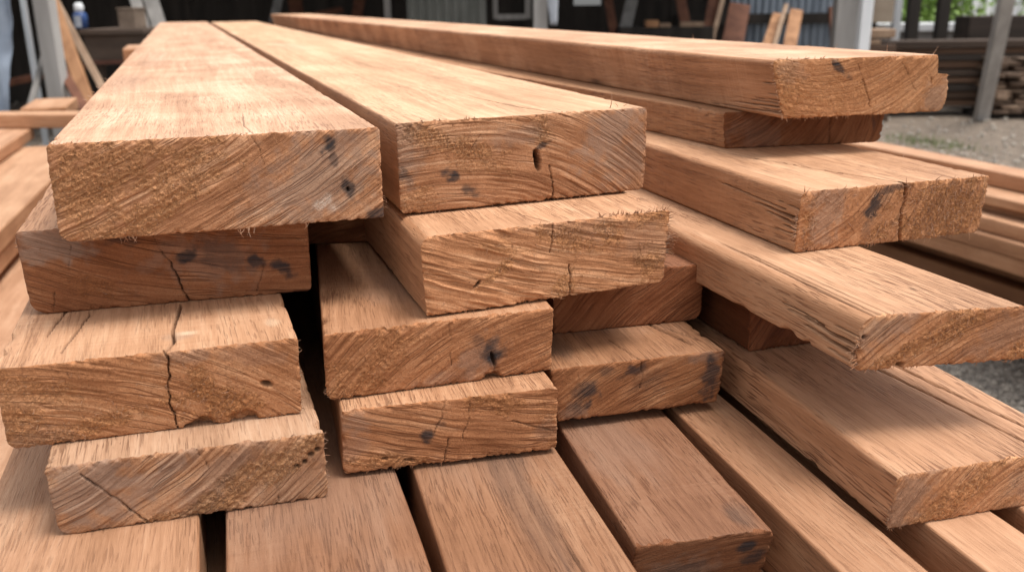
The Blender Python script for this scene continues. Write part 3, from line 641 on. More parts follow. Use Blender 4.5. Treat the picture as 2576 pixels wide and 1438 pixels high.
M_DIRT = None
def ground_mat():
    k = NT('yard_ground'); co = k.n('ShaderNodeTexCoord').outputs['Object']
    big = k.noise(co, 1.1, 4, 0.6); mid = k.noise(co, 9, 4, 0.65); vo = k.n('ShaderNodeTexVoronoi', None, Vector=co, Scale=85)
    cell = vo.outputs['Color']; sepc = k.n('ShaderNodeSeparateColor', None, i0=cell).outputs[0]
    dirt = k.ramp(mid, [(0.3, (0.08, 0.06, 0.045)), (0.7, (0.20, 0.155, 0.115))])
    grav = k.ramp(sepc, [(0.05, (0.13, 0.115, 0.10)), (0.5, (0.28, 0.245, 0.205)), (0.95, (0.46, 0.41, 0.35))])
    k.set(k.b.inputs['Base Color'], k.mix(k.mapr(k.math('SUBTRACT', k.math('MULTIPLY', big, 4.0), k.n('ShaderNodeSeparateXYZ', None, i0=co).outputs[1]), -2.8, -1.2), dirt, grav))
    k.b.inputs['Roughness'].default_value = 0.95
    bp = k.n('ShaderNodeBump', None, Strength=0.7, Distance=0.015, Height=k.math('ADD', mid, k.math('MULTIPLY', vo.outputs['Distance'], -0.6)))
    k.set(k.b.inputs['Normal'], bp); return k.m
g = MB(); N_ = 60
gx = np.sign(np.linspace(-1, 1, N_)) * np.abs(np.linspace(-1, 1, N_)) ** 3 * 150
for i in gx:
    for j in gx:
        g.v.append((i, j + 3, 0.03 * (fbm(i * .9 + 50, j * .9 + 50, 3) - .5) if abs(i) < 20 and abs(j) < 20 else -0.0))
for i in range(N_ - 1):
    for j in range(N_ - 1): a = i * N_ + j; g.f.append((a, a + N_, a + N_ + 1, a + 1))
tag(g.build('ground', ground_mat(), smooth=True), kind='structure')

# loose stones lying on the yard
def stones(mat):
    b = MB(); r = random.Random(4)
    pts = [onz(r.uniform(2120, 2640), r.uniform(300, 1080), -CAMH) for _ in range(1500)] + [onz(r.uniform(-60, 300), r.uniform(230, 420), -CAMH) for _ in range(120)]
    for p in pts:
        p = p + UP; s = r.uniform(.004, .016) * (1 + .12 * np.linalg.norm(p[:2])); k = len(b.v)
        for dx, dy, dz in ((1, 0, 0), (0, 1, 0), (-1, 0, 0), (0, -1, 0), (.1, .1, .7), (0, 0, -.6)):
            b.v.append((p[0] + s * dx * r.uniform(.6, 1.3), p[1] + s * dy * r.uniform(.6, 1.3), s * .3 + s * dz))
        for q in range(4): b.f += [(k + q, k + (q + 1) % 4, k + 4), (k + (q + 1) % 4, k + q, k + 5)]
    return b.build('loose_gravel', mat, smooth=False)
tag(stones(plain('pebbles', (.13, .115, .10), (.42, .37, .31), 30, .9)), 'loose grey and buff pebbles scattered over the yard floor', 'gravel', kind='stuff')
def grass(mat):
    b = MB(); r = random.Random(9)
    cs = [onz(u, v, -CAMH) for u, v in ((2275, 352), (2300, 356), (2330, 362), (2362, 368), (2395, 374), (2290, 349), (2400, 371))]
    for i in range(420):
        c = cs[i % len(cs)] + UP; x = c[0] + r.gauss(0, .12); y = c[1] + r.gauss(0, .16); h = r.uniform(.02, .07); a = r.uniform(0, 6.28); k = len(b.v)
        dx, dy = math.cos(a), math.sin(a)
        b.v += [(x - dx * .004, y - dy * .004, -.01), (x + dx * .004, y + dy * .004, -.01), (x - dy * h * .5, y + dx * h * .5, h)]; b.f.append((k, k + 1, k + 2))
    return b.build('grass', mat)
tag(grass(plain('grass_blade', (.07, .10, .03), (.17, .21, .08), 40, .8)), 'thin patch of short green grass in the yard dirt', 'grass', kind='stuff')

# ------------------------------------------------------------------ generic boards further off
rough = dict(burr=.4, amp=.3, torn0=.15)
def plank(label, A, dv, w, t, L, seed, tone=(1, 1, 1), res=.006, group=None, cat='wooden board', name='stacked_board', longp=None, skew=0.0):
    """A: upper left near corner, camera-relative"""
    dv = np.array([dv[0], dv[1], 0.0]); dv /= np.linalg.norm(dv); xv = np.array([dv[1], -dv[0], 0])
    A = np.array(A, float); B = A + xv * w + dv * skew; lo = np.array([0, 0, -t])
    return board(label, A, B, A + lo, B + lo, dv, L, end=dict(rough), top=dict(chip=.8, wav=1.0), tone=tone, seed=seed, res=res, group=group, cat=cat, name=name, longp=longp or dict(pores=.6, saw=.3))

# pile at the left, beyond the main stack
LG = 'boards of the pile left of the main stack'
zE = -.59
e0 = onz(125, 457, zE); e1 = onz(0, 580, zE); dE = e0 - e1; dE /= np.linalg.norm(dE); xE = np.array([dE[1], -dE[0], 0])
def leftof(pr, w, near): A = pr - xE * w; return A - dE * (A[1] - near) / dE[1]
plank('wide pale board with a faint brown knot, near side of the left pile', leftof(e0, .46, 1.1), dE, .46, .055, 3.4, 41, group=LG, res=.004, tone=(1.04, 1.04, 1.0))
f1 = onz(0, 633, zE - .056); plank('board edge just under the wide pale knotted board of the left pile', leftof(f1, .5, 1.0), dE, .5, .055, 3.2, 42, group=LG, tone=(.98, .95, .9))
f2 = onz(75, 700, zE - .14); plank('low plank of the left pile, below the dark gap', leftof(f2, .45, .9) + xE * .25, dE, .45, .05, 3.0, 43, group=LG, tone=(1.04, 1.02, 1.0))
c0 = onz(83, 320, -.535); cD = c0 - onz(0, 374, -.535); cD /= np.linalg.norm(cD); cL = 2.2; cA = c0 - np.array([cD[1], -cD[0], 0]) * .42 - cD * cL; plank('board with a square end edge resting on the wide knotted one, left pile', cA, cD, .42, .05, cL, 44, group=LG, tone=(1.02, 1.0, .97))
# cross pieces
ca = onz(-160, 289, -.470); cb = onz(215, 288, -.470); dcr = cb - ca; dcr /= np.linalg.norm(dcr); bk = np.array([-dcr[1], dcr[0], 0])
plank('narrow cross batten lying over the left pile', ca + bk * .14, dcr, .14, .062, 2.3, 45, group=LG, cat='wooden batten', name='cross_batten', tone=(1.08, 1.08, 1.05))
ga = onz(-200, 818, zE - .145); gb = onz(52, 817, zE - .145); dcr = gb - ga; dcr /= np.linalg.norm(dcr); bk = np.array([-dcr[1], dcr[0], 0])
plank('low cross batten with a bright top edge under the left pile', ga + bk * .12, dcr, .12, .09, 1.3, 46, group=LG, cat='wooden batten', name='cross_batten', tone=(1.1, 1.1, 1.08))
n0 = onz(50, 274, -.47); n1 = onz(160, 274, -.47)
plank('short offcut with a pale top behind the narrow cross batten', n0, onz(197, 243, -.47) - n1, np.linalg.norm(n1 - n0) * .9, .062, .5, 47, group=LG, cat='wood offcut', name='board_offcut', tone=(1.02, 1.0, .96))
bb = P(308, 124, 4.6)
plank('small timber end poking out beyond the left edge of the broad top board', bb, AX, .14, .07, .5, 48, group=LG, cat='wood offcut', name='board_offcut')
# pile at the right on the yard floor
RG = 'boards of the pile on the yard floor at the right'
dR = onz(2213, 374, -.57) - onz(2576, 446, -.57); dR /= np.linalg.norm(dR); xR = np.array([dR[1], -dR[0], 0])
def rp(label, v, z, w, t, L0, L, seed, tone, u=2576):
    A = onz(u, v, z) - dR * L0; return plank(label, A, dR, w, t, L, seed, tone, group=RG, res=.005)
rp('upper narrow board of the right floor pile, running farthest back', 446, -.57, .12, .05, 1.5, 4.1, 51, (1.0, .95, .9))
rp('light brown board edge second from the top of the right floor pile', 512, -.623, .16, .03, 1.5, 3.2, 52, (1.02, 1, .96))
rp('grey weathered board edge third down in the right floor pile', 532, -.655, .3, .025, 1.5, 3.0, 53, (.85, .88, .9))
rp('board with the brightest upper face in the right floor pile', 572, -.683, .34, .045, 1.5, 2.6, 54, (1.12, 1.12, 1.1))
rp('dull brown board beneath the brightest one of the right floor pile', 618, -.73, .4, .045, 1.5, 2.55, 55, (.8, .76, .72))
rp('lowest board of the right floor pile, over the dark gap', 656, -.778, .44, .05, 1.5, 2.5, 56, (.82, .78, .74))
for k_, (nm, rec) in enumerate((('uppermost', .07), ('second', .10), ('third', .05), ('fourth', .12), ('lowest', .09))):  # dark boards added where the gap holds only shade
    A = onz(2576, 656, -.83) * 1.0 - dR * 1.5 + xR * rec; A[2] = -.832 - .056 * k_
    plank('%s of the dark boards added for the shaded gap low in the right floor pile' % nm, A, dR, .3, .05, 2.6 - .05 * k_, 70 + k_, (.5, .44, .38), group=RG, res=.006)
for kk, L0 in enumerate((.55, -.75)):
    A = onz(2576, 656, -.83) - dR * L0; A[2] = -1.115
    plank(['near bearer timber added under the right floor pile', 'far bearer timber added under the right floor pile'][kk], A + xR * .14, xR, .12, .085, .3, 57 + kk, (.3, .27, .25), group='bearers added under the right floor pile', cat='timber bearer', name='timber_bearer')  # dark tone holds the shade under the pile
ra = onz(2497, 726, -.98); rb = onz(2640, 700, -.98); dd = rb - ra; dd /= np.linalg.norm(dd); bk = np.array([-dd[1], dd[0], 0])
plank('pale batten end lying on the ground below the right floor pile', ra + bk * .12, dd, .12, .08, .9, 59, (1.0, .98, .95), group=RG, cat='wooden batten', name='cross_batten')
plank('block propping up the pale batten below the right floor pile', ra + dd * .35 + bk * .14 - np.array([0, 0, .08]), bk * -1, .2, .135, .16, 60, (.6, .55, .5), cat='wood block', name='wood_block')

# supports of the main stack
zb2 = zB - .056
for i, (x0, w, lab) in enumerate(((-.17, .17, 'leftmost'), (.02, .2, 'second'), (.33, .18, 'third'))):
    board_lab = lab + ' hidden board of the course beneath the splayed base boards'
    plank(board_lab, np.array([x0, .34, zb2]), AX, w, .05, 3.3, 61 + i, (.7, .62, .56), group='hidden lower course of the main stack')
def trestle(y, label):
    t = empty('timber_trestle', (0.25, y, 0)); h = CAMH + zb2 - .05
    tag(t, label, 'trestle', 'trestles under the main stack')
    m = plain('trestle_timber', (.10, .07, .05), (.2, .14, .1), 30, .85, (1, 6, 1))
    MB().box(-.34, .36, -.05, .05, h - .11, h - .001).build('beam', m, t, .004)
    for sx in (-.24, .24):
        for sy in (-1, 1):
            MB().bar((sx, sy * .05, h - .02), (sx, sy * .3, 0.0), .09, .05).build('leg', m, t, .004)
trestle(.95, 'near timber trestle carrying the stack of boards'); trestle(2.9, 'far timber trestle carrying the stack of boards')

# ------------------------------------------------------------------ open shed behind
greypost = plain('weathered_post', (.27, .255, .24), (.42, .40, .38), 6, .85, (1, 1, .15))
whitepost = plain('white_painted_post', (.62, .64, .66), (.78, .79, .80), 8, .6, (1, 1, .2))
steel = plain('galvanised_steel', (.34, .37, .40), (.50, .53, .56), 12, .45, (1, 1, .2), metal=.5)
darkwood = plain('shade_dark_boards', (.018, .015, .013), (.045, .036, .03), 7, .9, (1, 1, .1))  # near-black tone puts the shed interior's shade into the colour
bluecorr = plain('corrugated_sheet_blue_grey', (.19, .22, .26), (.33, .37, .42), 5, .5, (1, 1, .3), metal=.3)
greencorr = plain('corrugated_sheet_grey_green', (.13, .135, .12), (.22, .22, .20), 5, .6, (1, 1, .3), metal=.2)
brownb = plain('leaning_brown_timber', (.22, .10, .045), (.42, .22, .11), 9, .75, (1, 1, .12))
redb = plain('leaning_red_brown_timber', (.085, .032, .018), (.17, .07, .04), 9, .8, (1, 1, .12))
tanb = plain('leaning_tan_timber', (.22, .14, .09), (.36, .25, .17), 9, .8, (1, 1, .12))
greyb = plain('leaning_grey_timber', (.15, .14, .13), (.25, .235, .22), 9, .85, (1, 1, .12))
def corr(u0, u1, z0, z1, d, pitch=.09, ampl=.02):
    b = MB(); x0, x1 = lat(u0, d), lat(u1, d); n = max(8, int((x1 - x0) / pitch * 8))
    for i in range(n + 1):
        x = x0 + (x1 - x0) * i / n; y = d + ampl * math.sin(6.28318 * x / pitch)
        b.v += [(x, y, z0), (x, y, z1), (x, y + .004, z0), (x, y + .004, z1)]
    for i in range(n):
        k = 4 * i; b.f += [(k, k + 4, k + 5, k + 1), (k + 2, k + 3, k + 7, k + 6)]
    return b
shed = shedthing('timber_shed'); tag(shed, 'open dark lumber shed with grey posts and corrugated walls behind the boards', 'shed')
DB = 12.0
m = MB()
def wallseg(u0, u1, z0, z1):
    x = lat(u0, DB); x1 = lat(u1, DB); i = 0
    while x < x1 - .01:
        w_ = min(.22, x1 - x); m.box(x, x + w_ + .006, DB + (.012 if i % 2 else 0), DB + .03 + (.012 if i % 2 else 0), z0, z1); x += w_; i += 1
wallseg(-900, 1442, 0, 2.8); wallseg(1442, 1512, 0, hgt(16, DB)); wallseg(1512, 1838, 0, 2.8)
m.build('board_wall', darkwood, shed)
corr(1838, 2130, 0, 2.8, DB).build('corrugated_wall', bluecorr, shed, smooth=True)
MB().box(lat(1700, DB), lat(2130, DB), DB - .10, DB - .035, hgt(68, DB), hgt(42, DB)).build('wall_rail', darkwood, shed)
corr(1023, 1222, 0, 2.8, 10).build('corrugated_wall', greencorr, shed, smooth=True)
fr_ = MB(); D2 = 10.0; xa, xb = lat(1240, D2), lat(1340, D2)
fr_.box(xa, xa + .05, D2 - .04, D2 + .04, hgt(48, D2), 2.2); fr_.box(xb - .08, xb - .02, D2 - .04, D2 + .04, hgt(48, D2), 2.2); fr_.box(xa + .05, xb - .08, D2 - .04, D2 + .04, hgt(50, D2), hgt(36, D2))
fr_.build('window_frame', greyb, shed)
shade_roof = MB(); shade_roof.hexa([(-9, 8.2, 2.55), (lat(2215, 8.2), 8.2, 2.55), (lat(2215, 8.2), 12.4, 2.95), (-9, 12.4, 2.95), (-9, 8.2, 2.6), (lat(2215, 8.2), 8.2, 2.6), (lat(2215, 8.2), 12.4, 3.0), (-9, 12.4, 3.0)])
shade_roof.build('roof', darkwood, shed)  # unseen roof, added so that the shed interior falls dark
def post(u, d, w, mat, name='post', dep=None, v=5):
    x = lat(u, d); return MB().box(x - w / 2, x + w / 2, d, d + (dep or w), -.02, 2.52).build(name, mat, shed, .006)
post(101, 6.0, .105, greypost); post(55, 6.7, .036, steel, 'pipe_post')
post(1360, 8.6, .125, greypost); post(973, 9.2, .06, greyb); post(2140, 8.9, .235, greypost, dep=.14); post(2185, 8.75, .105, whitepost)
MB().box(-9, -8.95, 8.3, 12, 0, 2.5).build('side_wall', darkwood, shed)
MB().box(-2.9, 3.35, 9.2, 11.9, -.05, .012).build('earth_floor', plain('dark_shed_floor', (.03, .026, .022), (.06, .05, .042), 6, .95), shed)  # floor colour kept dark to carry the interior's shade

# things kept in the shed
def lean(label, a, b, w, t, mat, cat='plank', name='leaning_plank', group='planks leaning about the shed', top=None, side=None):
    pa, pb = fr(P(*a)), fr(P(*b))
    if pa[2] < pb[2]: pa, pb = pb, pa
    d = pa - pb; d /= np.linalg.norm(d)
    lo = pb - d * (pb[2] - .0) / d[2]
    hi = pa if top else pa + d * .7
    o = shedthing(name); tag(o, label, cat, group); bpy.data.objects.remove(o)
    base_ = lo.copy(); b_ = MB().bar(lo - base_, hi - base_, w, t, side or (1, 0, 0)); ob = b_.build(name, mat, None, .004)
    wpt = base_[0] * RH + base_[1] * FH; ob.location = (wpt[0], wpt[1], max(0, base_[2]) + .0); ob.rotation_euler = (0, 0, RZ)
    return tag(ob, label, cat, group)
lean('stout orange-brown plank leaning beside the grey post at far left', (128, 0, 7.0), (216, 240, 6.6), .085, .05, brownb)
lean('thin brown plank leaning right of the stout orange-brown one', (139, 0, 7.3), (252, 210, 6.9), .05, .04, tanb)
lean('dull brown plank foot low between the grey post and the stout leaning plank', (228 / 1.59, 250 / 1.59, 6.3), (315 / 1.59, 395 / 1.59, 5.9), .06, .04, redb, top=True)
lean('thin grey stick propped near the blue tarpaulin', (114, 130, 6.2), (80, 255, 5.9), .035, .03, greyb, top=True)
lean('left one of two grey boards leaning behind the crate', (341, 0, 8.0), (370, 95, 7.7), .09, .03, greyb)
lean('right one of two grey boards leaning behind the crate', (380, 0, 8.2), (410, 95, 7.9), .12, .03, greyb)
lean('dark red plank leaning at the left of the corrugated wall', (1800, 0, 11.4), (1782, 95, 10.9), .16, .03, redb)
lean('pale-edged dark plank leaning in front of the dark red one', (1818, 0, 11.2), (1792, 100, 10.7), .05, .04, tanb)
lean('broad dark red panel leaning against the corrugated wall rail', (1862, 12, 11.3), (1845, 98, 10.8), .24, .03, redb, top=True)
lean('brown plank with the brightest edge leaning on the corrugated wall', (1978, 14, 11.4), (1950, 108, 10.9), .05, .05, tanb, top=True)
lean('left brown plank of the pair leaning on the corrugated wall', (1958, 36, 11.5), (1934, 108, 11.0), .13, .03, brownb, top=True)
lean('right brown plank of the pair leaning on the corrugated wall', (2004, 26, 11.5), (1988, 108, 11.0), .15, .03, brownb, top=True)
lean('dark short prop standing against the grey and white posts', (2090, 20, 9.6), (2096, 110, 9.4), .05, .05, redb, top=True)
for i, (u, du, d, w_, mt, lab) in enumerate(((700, 12, 10.8, .10, greyb, 'faint grey board leaning in the dark behind the far end of the top boards'), (742, -8, 11.2, .16, redb, 'dim red-brown board leaning left of the long raised board end'),
        (905, 10, 11.0, .12, redb, 'dim red-brown board leaning behind the far end of the raised board'), (1530, -10, 11.3, .10, redb, 'thin dim red plank leaning right of the middle post'), (1590, 14, 11.4, .14, greyb, 'dim grey plank leaning in the dark right of the middle post'), (1712, -12, 11.2, .12, redb, 'dim plank leaning above the pale offcuts'))):
    lean(lab, (u, 0, d), (u - du, 60, d - .4), w_, .03, mt)
lean('dim timber rail propped slanting in the dark between two shed posts', (860, 24, 10.9), (760, 46, 10.6), .07, .05, redb, top=True)
# bench with a bottle and a crate
bx0, bx1 = lat(186, 7.2), lat(352, 7.2); bz1, bz0 = hgt(62, 7.2), hgt(150, 7.2)
bn = shedthing('workbench'); tag(bn, 'dark brown wooden workbench inside the shed at the left', 'workbench')
rbn = plain('bench_wood', (.05, .035, .027), (.10, .07, .052), 9, .8, (.2, 1, 1)); dk = plain('bench_edge', (.07, .03, .02), (.12, .05, .035), 9, .8)
MB().box(bx0, bx1, 7.2, 7.9, bz1 - .04, bz1).build('bench_top', rbn, bn, .004)
MB().box(bx0 + .02, bx1 - .02, 7.23, 7.27, bz0 + .03, bz1 - .042).build('apron', rbn, bn); MB().box(bx0 + .015, bx1 - .015, 7.22, 7.28, bz0, bz0 + .028).build('lower_rail', dk, bn)
for x in (bx0 + .04, bx1 - .1):
    for y in (7.3, 7.8): MB().box(x, x + .06, y, y + .06, 0, bz1 - .045).build('leg', rbn, bn)
pb = P(204, 60, 7.5); bo = empty('spray_bottle', (pb[0], pb[1], bz1), RZ); tag(bo, 'blue plastic bottle with a white top standing on the workbench', 'bottle')
bl_ = plain('blue_plastic', (.03, .06, .16), (.045, .09, .24), 6, .35); wh = plain('white_plastic', (.6, .62, .63), (.72, .73, .74), 6, .4); lb = plain('grey_label', (.32, .34, .38), (.40, .42, .46), 6, .6)
MB().lathe([(.040, 0), (.052, .006), (.054, .09), (.05, .11), (.035, .125)], c=(0, 0, 0)).build('bottle_body', bl_, bo, smooth=True)
MB().lathe([(.035, .126), (.036, .15), (.034, .18), (.022, .195)]).build('bottle_cap', wh, bo, smooth=True)
lm = MB(); nn = 10
for i in range(nn + 1):
    a = -2.1 + 1.0 * i / nn
    lm.v += [(.0555 * math.cos(a), .0555 * math.sin(a), .012), (.0555 * math.cos(a), .0555 * math.sin(a), .098)]
for i in range(nn): lm.f.append((2 * i, 2 * i + 2, 2 * i + 3, 2 * i + 1))
lm.build('bottle_label', lb, bo)
cx0, cx1 = lat(291, 7.4), lat(335, 7.4); cr = shedthing('wooden_crate'); tag(cr, 'small brown box standing on the right of the workbench', 'box')
crm = plain('crate_side', (.13, .095, .07), (.22, .165, .125), 9, .85)
MB().box(cx0, cx1, 7.4, 7.62, bz1 + .001, bz1 + .14).build('crate_body', crm, cr, .004); MB().box(cx0 - .005, cx1 + .005, 7.395, 7.625, bz1 + .141, bz1 + .155).build('crate_lid', crm, cr, .002)
# draped tarpaulin at far left
tp = MB(); nu, nvv = 46, 40; tx0, tx1 = lat(-300, 5.6), lat(14, 5.6)
for i in range(nu + 1):
    for j in range(nvv + 1):
        s_, t_ = i / nu, j / nvv; x = tx0 + (tx1 - tx0) * s_; z = 1.45 * (1 - t_) + .02
        edge = sstep(0, .25, 1 - s_); bulge = .35 * math.sin(min(1, t_ * 1.4) * 1.57) * edge
        fold = .07 * math.sin(s_ * 23 + 3 * t_ + 4 * float(fbm(s_ * 3, t_ * 3, 5))) * (.3 + t_) + .16 * (float(fbm(s_ * 5, t_ * 4, 8)) - .5)
        tp.v.append((x - .22 * t_ * s_ * s_, 5.75 - bulge - fold, z))
for i in range(nu):
    for j in range(nvv): a = i * (nvv + 1) + j; tp.f.append((a, a + nvv + 1, a + nvv + 2, a + 1))
to = tp.build('tarpaulin', plain('blue_grey_tarpaulin', (.13, .16, .21), (.24, .28, .34), 5, .5), smooth=True)
to.rotation_euler = (0, 0, RZ); sm = to.modifiers.new('thickness', 'SOLIDIFY'); sm.thickness = .004
tag(to, 'blue-grey tarpaulin hanging in folds at the far left', 'tarpaulin')
# rag by the middle post
rg = MB(); ru = lat(1390, 8.55)
for i in range(9):
    for j in range(7):
        t_ = i / 8; s_ = j / 6 - .5; rg.v.append((ru + s_ * (.11 - .05 * t_) + .01 * t_, 8.5 + .02 * math.sin(s_ * 14 + t_ * 2), 1.28 - .30 * t_))
for i in range(8):
    for j in range(6): a = i * 7 + j; rg.f.append((a, a + 7, a + 8, a + 1))
ro = rg.build('hanging_rag', plain('pale_cloth', (.42, .45, .5), (.62, .65, .7), 9, .9), smooth=True); ro.rotation_euler = (0, 0, RZ)
sm = ro.modifiers.new('thickness', 'SOLIDIFY'); sm.thickness = .004; tag(ro, 'pale cloth hanging just right of the middle shed post', 'cloth')
# offcuts on a low dark timber inside the shed
dl = MB(); x0, x1 = lat(1560, 10.4), lat(1800, 10.4); zt = hgt(74, 10.4)
dt = dl.box(x0, x1, 10.4, 10.75, 0, zt).build('timber_baulk', darkwood, None, .006); dt.rotation_euler = (0, 0, RZ); tag(dt, 'dark timber baulk on the shed floor carrying pale offcuts', 'timber')
for i, (u, w_, h_, mt, lab) in enumerate(((1643, .14, .075, brownb, 'tallest orange offcut block on the dark baulk'), (1676, .12, .04, tanb, 'low offcut right beside the tallest orange block'), (1745, .26, .05, tanb, 'longest flat offcut at the right end of the dark baulk'))):
    x = lat(u, 10.45); q = MB().box(x - w_ / 2, x + w_ / 2, 10.45, 10.6, zt + .001, zt + h_).build('wood_offcut', mt, None, .004); q.rotation_euler = (0, 0, RZ); tag(q, lab, 'wood offcut', 'offcuts on the dark baulk')

# ------------------------------------------------------------------ right: dark lumber rack, leaning post, what lies beyond
DG = 'dark weathered boards of the rack at the right'
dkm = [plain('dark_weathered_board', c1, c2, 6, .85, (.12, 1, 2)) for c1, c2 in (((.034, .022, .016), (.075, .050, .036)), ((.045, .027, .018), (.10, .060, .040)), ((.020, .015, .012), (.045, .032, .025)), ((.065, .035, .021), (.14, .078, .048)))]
rr = random.Random(11); rack = []
base_p = fr(onz(2465, 300, -CAMH)); RD = base_p[1] + .25
zt = hgt(96, RD, 2400); zrow = .10; k = 0
rows = []
while zrow < zt - .03:
    h_ = rr.uniform(.045, .075); rows.append((zrow, h_)); zrow += h_ + rr.choice((.006, .006, .02))
for i, (z0, h_) in enumerate(rows):
    x0 = lat(2188, RD) + rr.uniform(-.15, .25); x1 = lat(2700, RD) + rr.uniform(-.1, .5); y = RD + rr.uniform(0, .05)
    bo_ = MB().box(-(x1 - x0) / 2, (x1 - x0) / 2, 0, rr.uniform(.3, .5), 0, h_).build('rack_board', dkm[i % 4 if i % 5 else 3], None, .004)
    wp = (x0 + x1) / 2 * RH + y * FH; bo_.location = (wp[0], wp[1], z0); bo_.rotation_euler = (0, 0, RZ)
    nth = ['first', 'second', 'third', 'fourth', 'fifth', 'sixth', 'seventh', 'eighth', 'ninth', 'tenth', 'eleventh', 'twelfth', 'thirteenth', 'fourteenth', 'fifteenth', 'sixteenth', 'seventeenth', 'eighteenth', 'nineteenth', 'twentieth', 'last but one', 'last'][min(i, 21)]
    tag(bo_, 'dark weathered board, %s up from the ground in the right-hand rack' % nth, 'wooden board', DG)
for i, (u, lab) in enumerate(((2240, 'left'), (2600, 'right'))):
    x = lat(u, RD); q = MB().box(-.06, .06, 0, .5, 0, .098).build('timber_bearer', darkwood, None, .004); wp = x * RH + RD * FH; q.location = (wp[0], wp[1], 0); q.rotation_euler = (0, 0, RZ)
    tag(q, lab + ' dark bearer block under the rack of weathered boards', 'timber bearer', 'bearers under the dark rack')
# upper black timbers of the rack
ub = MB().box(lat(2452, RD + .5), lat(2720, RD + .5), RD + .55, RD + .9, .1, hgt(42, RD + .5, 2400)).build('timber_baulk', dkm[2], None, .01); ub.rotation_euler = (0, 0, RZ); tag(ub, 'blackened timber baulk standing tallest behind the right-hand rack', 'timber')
for i, (u0, u1, v0, v1, lab) in enumerate(((2186, 2258, 74, 96, 'thick tan board end lying on the dark rack near the white post'), (2186, 2222, 100, 112, 'thin tan board end just below the thick one near the white post'))):
    q = MB().box(lat(u0, RD - .3), lat(u1, RD - .3), RD - .35, RD - .05, hgt(v1, RD - .3, 2200), hgt(v0, RD - .3, 2200)).build('board_offcut', tanb, None, .01); q.rotation_euler = (0, 0, RZ); tag(q, lab, 'wooden board', 'tan board ends on the dark rack')
rk = MB().box(lat(2180, RD - .3), lat(2262, RD - .3), RD - .36, RD - .04, 0, hgt(113, RD - .3, 2200)).build('timber_baulk', dkm[1], None, .01); rk.rotation_euler = (0, 0, RZ); tag(rk, 'squat dark timber under the tan board ends beside the white post', 'timber')
# end-on short blocks at the right
eb = plain('stack_block_end', (.17, .11, .075), (.30, .21, .145), 14, .85); eb2 = plain('stack_block_end_dark', (.07, .045, .03), (.15, .10, .07), 14, .85)
zc = .06; protos = {}
while zc < .60:
    x = lat(2512, RD - .2) + rr.uniform(0, .05); h_ = rr.choice((.035, .045, .06))
    while x < lat(2640, RD - .2):
        w_ = rr.choice((.12, .17, .22)); mt = rr.choice((eb, eb2, eb2, eb2)); key = (w_, h_, mt.name)
        if rr.random() < .95:
            if key not in protos:
                protos[key] = MB().box(0, w_ - .012, 0, .5, 0, h_ - rr.uniform(.004, .02)).build('stacked_plank', mt, None, .006); q = protos[key]
            else:
                q = protos[key].copy(); C.objects.link(q)
            wp = x * RH + (RD - .24 + rr.uniform(-.12, .08)) * FH; q.location = (wp[0], wp[1], zc); q.rotation_euler = (0, rr.uniform(-.03, .03), RZ + rr.uniform(-.12, .12))
            tag(q, 'plank end facing out of the small stack right of the leaning post', 'plank end', 'plank ends stacked right of the leaning post')
        x += w_ + rr.uniform(0, .02)
    zc += h_
q = MB().box(lat(2508, RD - .2), lat(2650, RD - .2), RD - .2, RD + .2, 0, .058).build('timber_bearer', darkwood, None); q.rotation_euler = (0, 0, RZ); tag(q, 'low dark bearer under the small stack of plank ends', 'timber bearer')
lean('round-edged grey post leaning inward in front of the dark rack', (2532, 0, base_p[1] - .75), (2465, 312, base_p[1] - .05), .12, .10, greypost, cat='post', name='leaning_post', group=None)
# beyond
D4 = 15.5
wallw = shedthing('white_outbuilding'); tag(wallw, 'white corrugated outbuilding beyond the dark rack at top right', 'outbuilding')
corr(2432, 2900, 0, 2.7, D4, .2, .02).build('wall', plain('white_sheet', (.62, .64, .66), (.78, .79, .8), 3, .6), wallw, smooth=True)
MB().box(lat(2425, D4), lat(2900, D4), D4 + .1, D4 + 4, 2.72, 2.8).build('roof', greypost, wallw); MB().box(lat(2425, D4), lat(2900, D4), D4 + 3.9, D4 + 4, 0, 2.7).build('back_wall', whitepost, wallw)
for u, w_, lab in ((2306, .13, 'left one of two black posts before the green bush'), (2381, .13, 'right one of two black posts before the green bush')):
    x = lat(u, 11.2); q = MB().box(-w_ / 2, w_ / 2, 0, .12, 0, 2.4).build('dark_post', darkwood, None, .005); wp = x * RH + 11.2 * FH; q.location = (wp[0], wp[1], 0); q.rotation_euler = (0, 0, RZ); tag(q, lab, 'post', 'black posts before the bush')
x = lat(2264, 11.6); q = MB().box(-.04, .04, 0, .06, 0, 2.2).build('white_post', whitepost, None, .004); wp = x * RH + 11.6 * FH; q.location = (wp[0], wp[1], 0); q.rotation_euler = (0, 0, RZ); tag(q, 'slim white post left of the two black posts', 'post')
sb = shedthing('concrete_ledge'); tag(sb, 'low pale concrete ledge below the green bush', 'ledge')
MB().box(lat(2180, 12.2), lat(2452, 12.2), 12.2, 12.7, hgt(80, 12.2, 2300), hgt(60, 12.2, 2300)).build('slab', plain('pale_concrete', (.45, .46, .47), (.6, .61, .62), 5, .8), sb, .01)
MB().box(lat(2180, 12.2), lat(2452, 12.2), 12.3, 12.6, 0, hgt(80, 12.2, 2300) - .001).build('ledge_base', plain('ledge_base_render', (.12, .115, .11), (.2, .19, .18), 5, .9), sb)
q = MB().box(lat(2196, 12.1), lat(2262, 12.1), 12.05, 12.15, hgt(56, 12.1, 2300), 2.3).build('tan_panel', plain('tan_board_panel', (.30, .23, .17), (.42, .34, .26), 4, .8), None, .005)
